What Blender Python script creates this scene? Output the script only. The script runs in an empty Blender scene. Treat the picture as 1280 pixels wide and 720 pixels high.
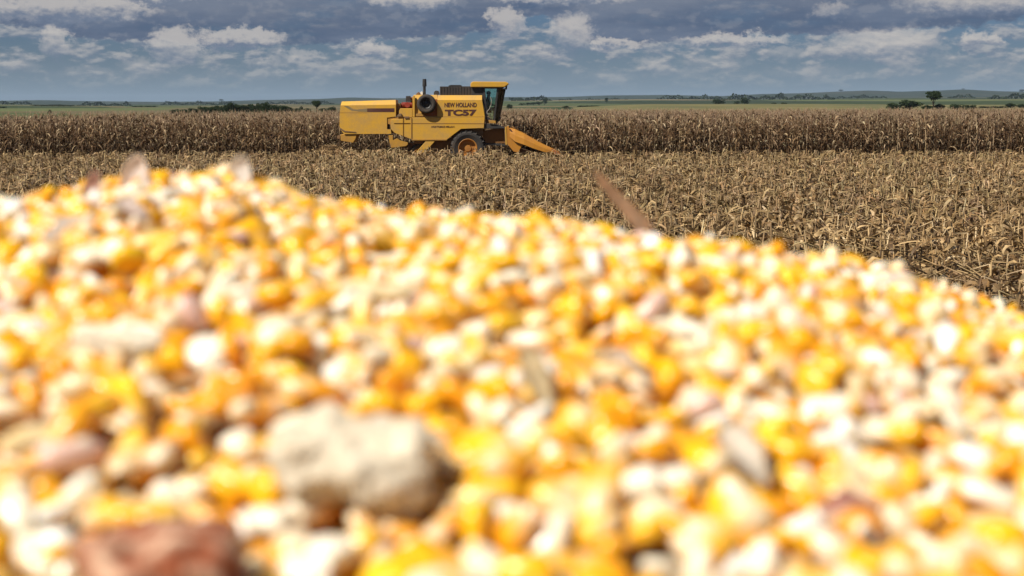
import bpy, bmesh, math, random
from mathutils import noise as mnoise
import numpy as np
from mathutils import Vector, Matrix, Euler

random.seed(7)
rng = np.random.default_rng(11)
R = math.radians
SC = bpy.context.scene
COL = SC.collection

# ------------------------------------------------------------------ camera
CAM_H = 2.82
FPX = 1778.0                      # focal length in pixels of the 1280 px photograph
HORIZON = 130.0
PITCH = math.atan((360 - HORIZON) / FPX)
cam = bpy.data.cameras.new('camera')
cam.lens = 36.0 * FPX / 1280.0
cam.sensor_width = 36.0
cam.clip_start = 0.01
cam.clip_end = 60000
cam.dof.use_dof = True
cam.dof.focus_distance = 60.0
cam.dof.aperture_fstop = 14.5
cam.dof.aperture_blades = 7
camo = bpy.data.objects.new('camera', cam)
COL.objects.link(camo)
ROLL = R(-0.13)
camo.matrix_world = (Matrix.Translation((0, 0, CAM_H)) @ Matrix.Rotation(R(90) - PITCH, 4, 'X')
                     @ Matrix.Rotation(ROLL, 4, 'Z'))
SC.camera = camo
CAMV = Vector((0, 0, CAM_H))
CROT = camo.matrix_world.to_3x3()


def ray(px, py):
    return (CROT @ Vector(((px - 640) / FPX, (360 - py) / FPX, -1))).normalized()


def at(px, py, Y):
    d = ray(px, py)
    return CAMV + d * (Y / d.y)


def project(p):
    q = CROT.transposed() @ (Vector(p) - CAMV)
    return 640 + FPX * q.x / -q.z, 360 - FPX * q.y / -q.z, -q.z


# ------------------------------------------------------------------ light
SUN = Vector((-0.53, -0.38, 0.77)).normalized()
sl = bpy.data.lights.new('sun', 'SUN')
sl.energy = 5.0
sl.angle = R(0.53)
sl.color = (1.0, 0.94, 0.84)
so = bpy.data.objects.new('sun', sl)
COL.objects.link(so)
so.rotation_euler = SUN.to_track_quat('Z', 'Y').to_euler()
so.location = (-20, -20, 40)

SC.view_settings.view_transform = 'Standard'
SC.view_settings.look = 'None'
SC.view_settings.gamma = 1.0
SC.view_settings.exposure = 0.42
SC.view_settings.use_curve_mapping = False
SC.render.engine = 'CYCLES'
SC.cycles.use_denoising = True
SC.cycles.max_bounces = 10
SC.cycles.diffuse_bounces = 5
SC.cycles.volume_bounces = 0
SC.cycles.volume_step_rate = 1.0
SC.cycles.sample_clamp_indirect = 6.0


class NT:
    """small helper for node graphs"""

    def __init__(s, tree):
        s.t = tree

    def n(s, kind, **kw):
        nd = s.t.nodes.new(kind)
        for k, v in kw.items():
            setattr(nd, k, v)
        return nd

    def put(s, sock, v):
        if isinstance(v, bpy.types.NodeSocket):
            s.t.links.new(v, sock)
        elif v is not None:
            sock.default_value = v

    def m(s, op, a, b=None, c=None, clamp=False):
        nd = s.n('ShaderNodeMath', operation=op)
        nd.use_clamp = clamp
        for i, v in enumerate((a, b, c)):
            if v is not None:
                s.put(nd.inputs[i], v)
        return nd.outputs[0]

    def comb(s, x, y, z):
        nd = s.n('ShaderNodeCombineXYZ')
        for i, v in enumerate((x, y, z)):
            s.put(nd.inputs[i], v)
        return nd.outputs[0]

    def noise(s, vec, scale=1.0, detail=5.0, rough=0.55, lac=2.0):
        nd = s.n('ShaderNodeTexNoise')
        s.put(nd.inputs['Vector'], vec)
        nd.inputs['Scale'].default_value = scale
        nd.inputs['Detail'].default_value = detail
        nd.inputs['Roughness'].default_value = rough
        nd.inputs['Lacunarity'].default_value = lac
        return nd.outputs['Fac']

    def step(s, v, a, b):
        nd = s.n('ShaderNodeMapRange', interpolation_type='SMOOTHSTEP')
        s.put(nd.inputs[0], v)
        nd.inputs[1].default_value = a
        nd.inputs[2].default_value = b
        return nd.outputs[0]

    def mix(s, f, a, b, mode='MIX'):
        nd = s.n('ShaderNodeMix', data_type='RGBA', blend_type=mode)
        nd.clamp_factor = True
        s.put(nd.inputs[0], f)
        for i, v in ((6, a), (7, b)):
            if isinstance(v, tuple) and len(v) == 3:
                v = (*v, 1)
            s.put(nd.inputs[i], v)
        return nd.outputs[2]

    def ramp(s, f, stops, interp='LINEAR'):
        nd = s.n('ShaderNodeValToRGB')
        cr = nd.color_ramp
        cr.interpolation = interp
        while len(cr.elements) < len(stops):
            cr.elements.new(0.5)
        for e, (p, c) in zip(cr.elements, stops):
            e.position = p
            e.color = (*c, 1) if len(c) == 3 else c
        s.put(nd.inputs[0], f)
        return nd.outputs[0]


# world: Nishita sky with cumulus and a grey stratocumulus deck over it
W = bpy.data.worlds.new('World')
SC.world = W
W.use_nodes = True
W.node_tree.nodes.clear()
g = NT(W.node_tree)
sky = g.n('ShaderNodeTexSky', sky_type='NISHITA')
sky.sun_disc = False
sky.sun_elevation = math.asin(SUN.z)
sky.sun_rotation = math.atan2(SUN.x, SUN.y)
sky.altitude = 600
sky.dust_density = 1.0
sky.ozone_density = 2.0
sky.air_density = 1.0
geo = g.n('ShaderNodeTexCoord')
sep = g.n('ShaderNodeSeparateXYZ')
g.t.links.new(geo.outputs['Generated'], sep.inputs[0])
dx, dy, dz = sep.outputs
U = g.m('MULTIPLY', g.m('ARCTAN2', dx, dy), 180 / math.pi)
V = g.m('MULTIPLY', g.m('ARCSINE', dz), 180 / math.pi)


def el(py):
    return math.degrees(math.atan((HORIZON - py) / FPX))


def azd(px):
    return math.degrees(math.atan((px - 640) / FPX))


SKY_STRENGTH = 0.055
base = g.mix(1.0, sky.outputs[0], (0.44, 0.60, 0.92), 'MULTIPLY')
hz = g.step(V, 3.0, 0.0)
base = g.mix(g.m('MULTIPLY', hz, 0.75), base, (3.9, 5.3, 6.7))
# ragged coordinates
wob = g.comb(g.m('MULTIPLY', U, 1.5), g.m('MULTIPLY', V, 2.1), 3.1)
na = g.noise(wob, 1.0, 7, 0.62)
nb = g.noise(g.comb(g.m('MULTIPLY', U, 1.5), g.m('MULTIPLY', V, 2.1), 17.7), 1.0, 7, 0.62)
Uw = g.m('ADD', U, g.m('MULTIPLY', g.m('SUBTRACT', na, 0.5), 1.25))
Vw = g.m('ADD', V, g.m('MULTIPLY', g.m('SUBTRACT', nb, 0.5), 0.85))
# loose small cumulus: density, and density a little further up-sun for lit tops
def dens(du, dv, seed, su, sv):
    return g.noise(g.comb(g.m('MULTIPLY', g.m('ADD', U, du), su), g.m('MULTIPLY', g.m('ADD', V, dv), sv), seed),
                   1.0, 8, 0.58)
d0 = dens(0, 0, 5.3, 0.72, 1.7)
d1 = dens(-0.10, 0.14, 5.3, 0.72, 1.7)
win = g.m('MULTIPLY', g.step(V, 0.30, 1.05), g.step(V, 9.0, 2.5))
cov = g.m('MULTIPLY', g.step(g.m('ADD', d0, g.m('MULTIPLY', win, 0.06)), 0.50, 0.66), win)
lit = g.step(g.m('SUBTRACT', d0, d1), -0.10, 0.12)
ccol = g.mix(lit, (3.4, 4.2, 5.6), (8.8, 8.6, 8.5))
fade = g.step(V, 0.1, 2.0)
ccol = g.mix(fade, (5.4, 6.2, 6.8), ccol)
base = g.mix(g.m('MULTIPLY', cov, 0.7), base, ccol)
# the grey deck: bottom edge follows azimuth
pts = [(0, 38), (60, 42), (130, 54), (230, 56), (300, 62), (400, 58), (480, 50), (560, 47), (640, 38), (668, 22), (700, 40),
       (740, 56), (800, 60), (860, 53), (950, 48), (1060, 49), (1150, 44), (1220, 40), (1280, 32)]
fc = g.n('ShaderNodeFloatCurve')
cv = fc.mapping.curves[0]
while len(cv.points) < len(pts):
    cv.points.new(0.5, 0.5)
for p, (px, py) in zip(cv.points, pts):
    p.location = ((azd(px) + 22) / 44, el(py) / 5)
fc.mapping.update()
g.put(fc.inputs['Value'], g.m('DIVIDE', g.m('ADD', U, 22), 44))
bot = g.m('MULTIPLY', fc.outputs[0], 5)
over = g.m('SUBTRACT', g.m('ADD', V, g.m('MULTIPLY', g.m('SUBTRACT', nb, 0.5), 0.75)), bot)
deck = g.step(over, -0.03, 0.10)
big = g.noise(g.comb(g.m('MULTIPLY', U, 0.16), g.m('MULTIPLY', V, 0.9), 9.1), 1.0, 8, 0.6)
deck = g.m('MULTIPLY', deck, g.m('ADD', 0.62, g.m('MULTIPLY', g.step(big, 0.33, 0.5), 0.38)))
dk = g.mix(g.step(big, 0.40, 0.66), (1.5, 2.2, 3.75), (2.5, 3.25, 4.8))
dk = g.mix(g.m('MULTIPLY', g.step(over, 0.55, 1.7), 0.45), dk, (4.3, 4.8, 5.9))
dk = g.mix(g.m('MULTIPLY', g.step(g.m('SUBTRACT', na, d1), 0.02, 0.22), 0.35), dk, (5.4, 5.7, 6.5))
base = g.mix(g.m('MULTIPLY', deck, 0.95), base, dk)
# sunlit cumulus heads of their own
heads = [(92, 16, 82, 11, 1), (45, 24, 40, 8, .7), (215, 2, 48, 5, .7), (520, 3, 45, 9, 1), (700, 0, 70, 6, .75), (1215, 12, 75, 11, .75),
         (1032, 19, 18, 7, .5), (228, 60, 26, 15, 1), (78, 55, 15, 17, .7), (305, 51, 40, 9, 1), (470, 65, 20, 8, .8),
         (635, 30, 18, 13, .9), (713, 42, 22, 17, .75), (768, 57, 32, 5, .8), (915, 54, 55, 6, .8),
         (1100, 62, 55, 15, .7), (1211, 55, 14, 8, .8), (1237, 58, 9, 6, .7), (338, 77, 26, 7, .5),
         (190, 86, 26, 10, .45), (812, 84, 18, 8, .45), (560, 75, 40, 7, .35), (20, 4, 40, 3, .5), (985, 70, 36, 8, .4), (1190, 78, 46, 7, .35),
         (690, 70, 30, 8, .5), (650, 88, 30, 8, .35), (890, 80, 40, 7, .4), (420, 90, 50, 7, .35), (1010, 92, 60, 6, .35), (110, 92, 40, 6, .35), (300, 96, 45, 6, .3), (560, 96, 40, 6, .35), (760, 98, 50, 6, .3),
         (860, 92, 30, 6, .4), (1120, 96, 40, 6, .35), (1240, 92, 40, 7, .35), (25, 84, 30, 7, .4), (380, 72, 30, 6, .5)]
nh1 = g.noise(g.comb(g.m('MULTIPLY', U, 2.6), g.m('MULTIPLY', V, 3.6), 31.0), 1.0, 8, 0.68)
nh2 = g.noise(g.comb(g.m('MULTIPLY', U, 2.6), g.m('MULTIPLY', V, 3.6), 47.0), 1.0, 8, 0.68)
Uh = g.m('ADD', Uw, g.m('MULTIPLY', g.m('SUBTRACT', nh1, 0.5), 1.5))
Vh = g.m('ADD', Vw, g.m('MULTIPLY', g.m('SUBTRACT', nh2, 0.5), 0.75))
acc = acc2 = None
for (hx, hy, a, b, w) in heads:
    qa = g.m('DIVIDE', g.m('SUBTRACT', Uh, azd(hx)), a * 1.6 / 31)
    qb = g.m('DIVIDE', g.m('SUBTRACT', Vh, el(hy)), b * 1.85 / 31)
    r = g.m('SUBTRACT', 1.0, g.m('MULTIPLY_ADD', qa, qa, g.m('MULTIPLY', qb, qb)))
    r = g.m('MULTIPLY', g.m('MAXIMUM', r, 0.0), w)
    q2 = g.m('ADD', qb, 0.5)
    r2 = g.m('SUBTRACT', 1.0, g.m('MULTIPLY_ADD', qa, qa, g.m('MULTIPLY', q2, q2)))
    r2 = g.m('MULTIPLY', g.m('MAXIMUM', r2, 0.0), w)
    acc = r if acc is None else g.m('MAXIMUM', acc, r)
    acc2 = r2 if acc2 is None else g.m('MAXIMUM', acc2, r2)
hl = g.step(acc, 0.06, 0.66)
hcol = g.mix(g.step(g.m('ADD', g.m('SUBTRACT', d0, d1), g.m('SUBTRACT', acc, acc2)), -0.38, 0.42),
             (3.3, 4.1, 5.7), (10.8, 10.2, 9.7))
base = g.mix(g.m('MULTIPLY', hl, g.m('MULTIPLY_ADD', g.step(V, 0.8, 2.4), 0.38, 0.36)), base, hcol)
# low air whitening just above the horizon
base = g.mix(g.m('MULTIPLY', g.step(V, 1.7, 0.1), 0.5), base, (4.0, 5.3, 6.5))
bg = g.n('ShaderNodeBackground')
bg.inputs[1].default_value = SKY_STRENGTH
wo = g.n('ShaderNodeOutputWorld')
base = g.mix(1.0, base, (0.71, 0.705, 0.70), 'MULTIPLY')
g.put(bg.inputs[0], base)
g.t.links.new(bg.outputs[0], wo.inputs[0])


# ------------------------------------------------------------------ helpers
def tag(o, label=None, cat=None, group=None, kind=None):
    if label:
        o['label'] = label
    if cat:
        o['category'] = cat
    if group:
        o['group'] = group
    if kind:
        o['kind'] = kind
    return o


def empty(name, loc=(0, 0, 0), rz=0.0):
    o = bpy.data.objects.new(name, None)
    o.empty_display_size = 0.3
    o.location = loc
    o.rotation_euler = (0, 0, rz)
    COL.objects.link(o)
    return o


def link(name, me, mat, parent=None):
    o = bpy.data.objects.new(name, me)
    COL.objects.link(o)
    if mat and not me.materials:
        me.materials.append(mat)
    if parent is not None:
        o.parent = parent
        o.location = -Vector(parent_origin(parent))
    return o


def parent_origin(p):
    """world origin of a (chain of) unrotated parents, so part meshes may be given in world coordinates"""
    v = Vector((0, 0, 0))
    while p is not None:
        v += p.location
        p = p.parent
    return v


def np_mesh(name, V, loops, sizes, cols=None, smooth=True):
    V = np.asarray(V, dtype=np.float32)
    loops = np.asarray(loops, dtype=np.int32)
    sizes = np.asarray(sizes, dtype=np.int32)
    me = bpy.data.meshes.new(name)
    me.vertices.add(len(V))
    me.vertices.foreach_set('co', V.ravel())
    me.loops.add(len(loops))
    me.loops.foreach_set('vertex_index', loops)
    me.polygons.add(len(sizes))
    starts = np.concatenate(([0], np.cumsum(sizes)[:-1])).astype(np.int32)
    me.polygons.foreach_set('loop_start', starts)
    if smooth:
        me.polygons.foreach_set('use_smooth', np.ones(len(sizes), dtype=bool))
    if cols is not None:
        at_ = me.color_attributes.new('Col', 'FLOAT_COLOR', 'POINT')
        c = np.ones((len(V), 4), dtype=np.float32)
        c[:, :3] = cols
        at_.data.foreach_set('color', c.ravel())
    me.update(calc_edges=True)
    me.validate()
    return me


class Tmpl:
    """a template shape: vertices, faces, base colours"""

    def __init__(s):
        s.V, s.F, s.C = [], [], []

    def add(s, vs, fs, c):
        k = len(s.V)
        s.V += [tuple(v) for v in vs]
        s.C += [tuple(c)] * len(vs) if not isinstance(c, list) else [tuple(q) for q in c]
        s.F += [tuple(i + k for i in f) for f in fs]

    def done(s):
        s.v = np.array(s.V, dtype=np.float32)
        s.c = np.array(s.C, dtype=np.float32)
        s.l = np.array([i for f in s.F for i in f], dtype=np.int32)
        s.s = np.array([len(f) for f in s.F], dtype=np.int32)
        return s

    def mesh(s, name, tint=1.0, smooth=True):
        return np_mesh(name, s.v, s.l, s.s, np.clip(s.c * tint, 0, 1), smooth)


def rot_z(a):
    c, s_ = np.cos(a), np.sin(a)
    m = np.zeros((len(a), 3, 3), dtype=np.float32)
    m[:, 0, 0] = c; m[:, 0, 1] = -s_; m[:, 1, 0] = s_; m[:, 1, 1] = c; m[:, 2, 2] = 1
    return m


def rot_x(a):
    c, s_ = np.cos(a), np.sin(a)
    m = np.zeros((len(a), 3, 3), dtype=np.float32)
    m[:, 1, 1] = c; m[:, 1, 2] = -s_; m[:, 2, 1] = s_; m[:, 2, 2] = c; m[:, 0, 0] = 1
    return m


def scatter(name, tmpls, which, mats, pos, tint, smooth=True):
    """many copies of the templates merged in ONE mesh; mats (n,3,3), pos (n,3), tint (n,3)"""
    VV, LL, SS, CC = [], [], [], []
    k = 0
    for t, tm in enumerate(tmpls):
        idx = np.nonzero(which == t)[0]
        if len(idx) == 0:
            continue
        v = np.einsum('nij,vj->nvi', mats[idx], tm.v) + pos[idx][:, None, :]
        nv = len(tm.v)
        l = tm.l[None, :] + (k + np.arange(len(idx)) * nv)[:, None]
        VV.append(v.reshape(-1, 3))
        LL.append(l.ravel())
        SS.append(np.tile(tm.s, len(idx)))
        CC.append(np.clip(tm.c[None] * tint[idx][:, None, :], 0, 1).reshape(-1, 3))
        k += nv * len(idx)
    return np_mesh(name, np.concatenate(VV), np.concatenate(LL), np.concatenate(SS), np.concatenate(CC), smooth)


# ------------------------------------------------------------------ materials
def new_mat(name):
    m = bpy.data.materials.new(name)
    m.use_nodes = True
    nt = NT(m.node_tree)
    b = m.node_tree.nodes['Principled BSDF']
    return m, nt, b


def attr_mat(name, rough=0.75, spec=0.3, noise_scale=40.0, amount=0.35, sss=0.0, trans=0.0):
    m, nt, b = new_mat(name)
    a = nt.n('ShaderNodeAttribute', attribute_name='Col')
    tc = nt.n('ShaderNodeTexCoord')
    n = nt.noise(tc.outputs['Object'], noise_scale, 3, 0.6)
    k = nt.ramp(n, [(0.3, (1 - amount,) * 3), (0.7, (1 + amount * 0.6,) * 3)])
    c = nt.mix(1.0, a.outputs['Color'], k, 'MULTIPLY')
    nt.put(b.inputs['Base Color'], c)
    b.inputs['Roughness'].default_value = rough
    b.inputs['Specular IOR Level'].default_value = spec
    if sss:
        b.inputs['Subsurface Weight'].default_value = sss
        b.inputs['Subsurface Radius'].default_value = (1.0, 0.55, 0.15)
        b.inputs['Subsurface Scale'].default_value = 0.0022
    if trans:
        tr = nt.n('ShaderNodeBsdfTranslucent')
        nt.put(tr.inputs[0], c)
        mx = nt.n('ShaderNodeMixShader')
        mx.inputs[0].default_value = trans
        out = m.node_tree.nodes['Material Output']
        nt.t.links.new(b.outputs[0], mx.inputs[1])
        nt.t.links.new(tr.outputs[0], mx.inputs[2])
        nt.t.links.new(mx.outputs[0], out.inputs[0])
    return m


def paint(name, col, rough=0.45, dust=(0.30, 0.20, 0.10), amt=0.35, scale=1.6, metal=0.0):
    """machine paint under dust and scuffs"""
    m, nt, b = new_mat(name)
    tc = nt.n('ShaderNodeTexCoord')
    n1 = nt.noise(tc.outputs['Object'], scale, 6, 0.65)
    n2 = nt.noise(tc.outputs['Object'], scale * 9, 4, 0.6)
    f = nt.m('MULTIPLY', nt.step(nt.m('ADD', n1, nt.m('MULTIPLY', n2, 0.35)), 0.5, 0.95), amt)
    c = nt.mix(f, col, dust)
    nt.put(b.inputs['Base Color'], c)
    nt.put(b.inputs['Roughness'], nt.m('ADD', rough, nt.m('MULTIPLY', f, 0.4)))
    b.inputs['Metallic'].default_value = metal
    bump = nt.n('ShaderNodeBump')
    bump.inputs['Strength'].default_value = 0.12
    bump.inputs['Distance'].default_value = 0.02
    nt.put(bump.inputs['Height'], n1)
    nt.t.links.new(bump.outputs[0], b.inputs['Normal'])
    return m


M_LEAF = attr_mat('dry_maize', 0.7, 0.25, 9.0, 0.30, trans=0.22)
M_STUB = attr_mat('dry_stubble', 0.6, 0.35, 14.0, 0.35, trans=0.12)
M_KERNEL = attr_mat('maize_kernel', 0.27, 0.5, 260.0, 0.12, sss=0.12)
M_COB = attr_mat('maize_cob', 0.9, 0.15, 420.0, 0.3)
M_HUSK = attr_mat('maize_husk', 0.7, 0.3, 300.0, 0.25, trans=0.25)
M_YEL = paint('yellow_paint', (0.60, 0.325, 0.030), 0.45, amt=0.5)
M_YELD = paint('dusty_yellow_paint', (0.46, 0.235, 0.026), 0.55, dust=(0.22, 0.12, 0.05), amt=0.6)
M_ORG = paint('header_orange_paint', (0.47, 0.20, 0.016), 0.5, dust=(0.30, 0.10, 0.03), amt=0.5)
M_RUST_SHADOW = paint('rust_and_shadow_orange', (0.30, 0.075, 0.012), 0.7, amt=0.5)  # rusty parts, and the painted shadow beside the spare wheel
M_DUST_SHADE = paint('dusty_shaded_orange', (0.20, 0.085, 0.014), 0.65, dust=(0.12, 0.065, 0.03), amt=0.6)  # dusty orange with the shade under cab and header put into the colour
M_RIM = paint('rim_orange', (0.38, 0.15, 0.015), 0.6, dust=(0.18, 0.10, 0.05), amt=0.6)
M_BRN = paint('dusty_brown_metal', (0.14, 0.07, 0.03), 0.75, amt=0.6)
M_BLK = paint('black_metal', (0.025, 0.025, 0.025), 0.5, dust=(0.12, 0.09, 0.06), amt=0.25)
M_TANK = paint('tank_mesh_dark', (0.045, 0.036, 0.030), 0.7, dust=(0.10, 0.07, 0.05), amt=0.4)
M_TYRE = paint('tyre_rubber', (0.026, 0.023, 0.021), 0.85, dust=(0.12, 0.085, 0.055), amt=0.5)
M_RED = paint('engine_red', (0.24, 0.022, 0.010), 0.6, dust=(0.10, 0.05, 0.03), amt=0.5, scale=5)
M_DECAL = paint('maroon_decal', (0.07, 0.022, 0.018), 0.45, amt=0.2)
M_GREYD = paint('grey_decal', (0.22, 0.16, 0.07), 0.5, amt=0.3)
M_LINE = paint('panel_seam', (0.22, 0.10, 0.012), 0.7, amt=0.3)
M_LAMP = paint('white_plastic', (0.7, 0.68, 0.62), 0.4, amt=0.3)
M_RAIL = paint('worn_grey_rail', (0.36, 0.33, 0.28), 0.5, amt=0.4)
M_CLOTH = paint('dark_blue_cloth', (0.035, 0.045, 0.07), 0.9, amt=0.2)
M_SKIN = paint('skin', (0.32, 0.18, 0.12), 0.6, amt=0.0)
M_HAIR = paint('black_hair', (0.015, 0.012, 0.01), 0.6, amt=0.0)


def glass_mat():
    m, nt, b = new_mat('cab_glass')
    tr = nt.n('ShaderNodeBsdfTransparent')
    tr.inputs[0].default_value = (0.74, 0.86, 0.82, 1)
    gl = nt.n('ShaderNodeBsdfGlossy')
    gl.inputs['Roughness'].default_value = 0.05
    fr = nt.n('ShaderNodeFresnel')
    fr.inputs[0].default_value = 1.5
    mx = nt.n('ShaderNodeMixShader')
    nt.put(mx.inputs[0], fr.outputs[0])
    nt.t.links.new(tr.outputs[0], mx.inputs[1])
    nt.t.links.new(gl.outputs[0], mx.inputs[2])
    nt.t.links.new(mx.outputs[0], m.node_tree.nodes['Material Output'].inputs[0])
    return m


M_GLASS = glass_mat()


def ground_mat():
    m, nt, b = new_mat('farmland')
    tc = nt.n('ShaderNodeTexCoord')
    sp = nt.n('ShaderNodeSeparateXYZ')
    nt.t.links.new(tc.outputs['Object'], sp.inputs[0])
    n = nt.noise(tc.outputs['Object'], 3.0, 6, 0.7)
    soil = nt.ramp(n, [(0.3, (0.05, 0.030, 0.015)), (0.5, (0.11, 0.07, 0.035)), (0.7, (0.21, 0.145, 0.075))])
    # field parcels far off
    wv = nt.comb(nt.m('ADD', sp.outputs[0], nt.m('MULTIPLY', sp.outputs[1], 0.22)), nt.m('MULTIPLY', sp.outputs[1], 0.62), 0.0)
    vo = nt.n('ShaderNodeTexVoronoi', distance='MINKOWSKI')
    vo.inputs['Scale'].default_value = 1 / 260.0
    vo.inputs['Exponent'].default_value = 4
    nt.put(vo.inputs['Vector'], wv)
    vs = nt.n('ShaderNodeSeparateColor')
    nt.t.links.new(vo.outputs['Color'], vs.inputs[0])
    par = nt.ramp(vs.outputs[0], [(0.0, (0.035, 0.05, 0.02)), (0.2, (0.07, 0.085, 0.035)), (0.36, (0.115, 0.095, 0.05)),
                                  (0.5, (0.05, 0.068, 0.028)), (0.62, (0.17, 0.13, 0.075)), (0.74, (0.025, 0.036, 0.018)), (0.86, (0.10, 0.115, 0.045))],
                  'CONSTANT')
    nf = nt.noise(tc.outputs['Object'], 0.012, 6, 0.65)
    par = nt.mix(nt.m('MULTIPLY', nt.step(nf, 0.42, 0.62), 0.35), par, (0.045, 0.055, 0.026))
    # forested far ridge, its green kept dark to stand in for cloud shadow
    far = nt.m('MULTIPLY', nt.step(nt.m('ADD', sp.outputs[1], nt.m('MULTIPLY', nt.noise(tc.outputs['Object'], 0.0016, 4, 0.6), 1800.0)), 5100.0, 5500.0), 0.9)
    par = nt.mix(far, par, (0.020, 0.030, 0.018))
    f = nt.step(nt.m('POWER', nt.m('ADD', nt.m('POWER', sp.outputs[0], 2), nt.m('POWER', sp.outputs[1], 2)), 0.5), 155.0, 175.0)
    nt.put(b.inputs['Base Color'], nt.mix(f, soil, par))
    b.inputs['Roughness'].default_value = 0.95
    b.inputs['Specular IOR Level'].default_value = 0.1
    return m


# ------------------------------------------------------------------ terrain
SKYX = np.array([-1400, -400, 0, 60, 100, 200, 270, 320, 400, 440, 480, 560, 640, 700, 760, 830, 900, 950, 1000, 1050, 1085, 1120, 1160, 1200, 1240, 1280, 1700, 2700], float)
SKYY = np.array([126, 128, 126.5, 125.5, 126.5, 127.5, 127, 125.5, 124, 122, 123, 122.5, 121.5, 121.5, 119.5, 119, 120.5, 118, 117, 115, 114, 115.5, 114.5, 113, 115, 116, 118, 126], float)
MIDX = np.array([-1400, 0, 150, 300, 430, 640, 800, 1000, 1100, 1280, 1700, 2700], float)
MIDY = np.array([130, 130.5, 131.5, 131, 130, 127, 125, 124.5, 123.5, 122.5, 123, 128], float)


def sstep(t):
    t = np.clip(t, 0, 1)
    return t * t * (3 - 2 * t)


def terrain_z(x, y):
    D = np.hypot(x, y)
    azm = np.arctan2(x, np.maximum(y, 1e-6))
    front = sstep((np.cos(np.arctan2(x, y)) - 0.1) / 0.4)
    px = 640 + FPX * np.tan(np.clip(azm, -1.0, 1.0))
    off = 0.0023 * (px - 640)                       # undo the camera roll along the skyline
    zm = ((HORIZON - np.interp(px, MIDX, MIDY)) - off) / FPX * 3400 + CAM_H
    zf = ((HORIZON - np.interp(px, SKYX, SKYY)) - off) / FPX * 7000 + CAM_H
    zm = np.maximum(zm, 0.5)
    a = zm * sstep((D - 700) / 2700)
    dip = (1 - 0.5 * np.exp(-((D - 4300) / 500.0) ** 2))
    b_ = zf * sstep((D - 4400) / 2600)
    und = 2.0 * np.sin(x / 260 + 1.3) * np.sin(D / 340) * sstep((D - 900) / 800) * (1 - sstep((D - 6000) / 1000))
    z = np.where(D < 4000, a, np.maximum(a * dip * (1 - sstep((D - 4400) / 2000)), b_))
    z = z * (1 - sstep((D - 7200) / 1500))
    return np.maximum(z + und * 0.8, 0) * front


def make_ground():
    rad = np.concatenate(([0.0], np.geomspace(2, 160, 26), np.geomspace(185, 3900, 60), np.linspace(4000, 9000, 50), [10500, 14000, 25000]))
    ang = np.concatenate((np.linspace(-math.pi, -0.6, 40, endpoint=False), np.linspace(-0.6, 0.6, 260), np.linspace(0.6, math.pi, 40)[1:]))
    Rg, A = np.meshgrid(rad[1:], ang[:-1], indexing='ij')
    X = Rg * np.sin(A)
    Y = Rg * np.cos(A)
    Z = terrain_z(X, Y)
    n, m_ = X.shape
    V = np.concatenate((np.stack((X, Y, Z), -1).reshape(-1, 3), [[0, 0, 0]]))
    i = np.arange(n - 1)[:, None] * m_
    j = np.arange(m_)[None, :]
    j2 = (j + 1) % m_
    q = np.stack((i + j, i + m_ + j, i + m_ + j2, i + j2), -1).reshape(-1, 4)
    c = n * m_
    tri = np.stack((np.full(m_, c), np.arange(m_), (np.arange(m_) + 1) % m_), -1)
    loops = np.concatenate((q.ravel(), tri.ravel()))
    sizes = np.concatenate((np.full(len(q), 4), np.full(len(tri), 3)))
    me = np_mesh('ground', V, loops, sizes)
    bm = bmesh.new(); bm.from_mesh(me)
    bmesh.ops.recalc_face_normals(bm, faces=bm.faces)
    if sum(f.normal.z for f in bm.faces) < 0:
        bmesh.ops.reverse_faces(bm, faces=bm.faces)
    bm.to_mesh(me); bm.free()
    o = link('ground', me, ground_mat())
    tag(o, kind='structure')
    return o


make_ground()


def green_field():
    """the yellow-green crop beyond the maize"""
    m, nt, b = new_mat('yellow_green_crop')
    tc = nt.n('ShaderNodeTexCoord')
    mp = nt.n('ShaderNodeMapping')
    mp.inputs['Scale'].default_value = (0.02, 0.008, 1)
    nt.t.links.new(tc.outputs['Object'], mp.inputs[0])
    n = nt.noise(mp.outputs[0], 1.0, 5, 0.6)
    c = nt.ramp(n, [(0.3, (0.065, 0.068, 0.018)), (0.55, (0.12, 0.105, 0.026)), (0.75, (0.17, 0.13, 0.05))])
    nt.put(b.inputs['Base Color'], c)
    b.inputs['Roughness'].default_value = 0.9
    nx, ny = 60, 16
    V = []
    for j in range(ny):
        for i in range(nx):
            Y = 190 + (1000 - 190) * (j / (ny - 1)) ** 1.2
            xa = (690 - 640) / FPX * Y - 0.02 * Y
            xb = 0.60 * Y
            x = xa + (xb - xa) * i / (nx - 1)
            D = math.hypot(x, Y)
            z = float(terrain_z(np.array([x]), np.array([Y]))[0]) - 0.6 + (0.7 + 1.95 * sstep((D - 250) / 700.0)) * sstep((x / Y - 0.015) / 0.09) * (1 - 0.45 * sstep((x / Y - 0.17) / 0.15))
            V.append((x, Y, z))
    F = [(j * nx + i, j * nx + i + 1, (j + 1) * nx + i + 1, (j + 1) * nx + i) for j in range(ny - 1) for i in range(nx - 1)]
    me = bpy.data.meshes.new('crop_field'); me.from_pydata(V, [], F)
    o = link('field', me, m)
    tag(o, kind='structure')


green_field()


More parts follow.
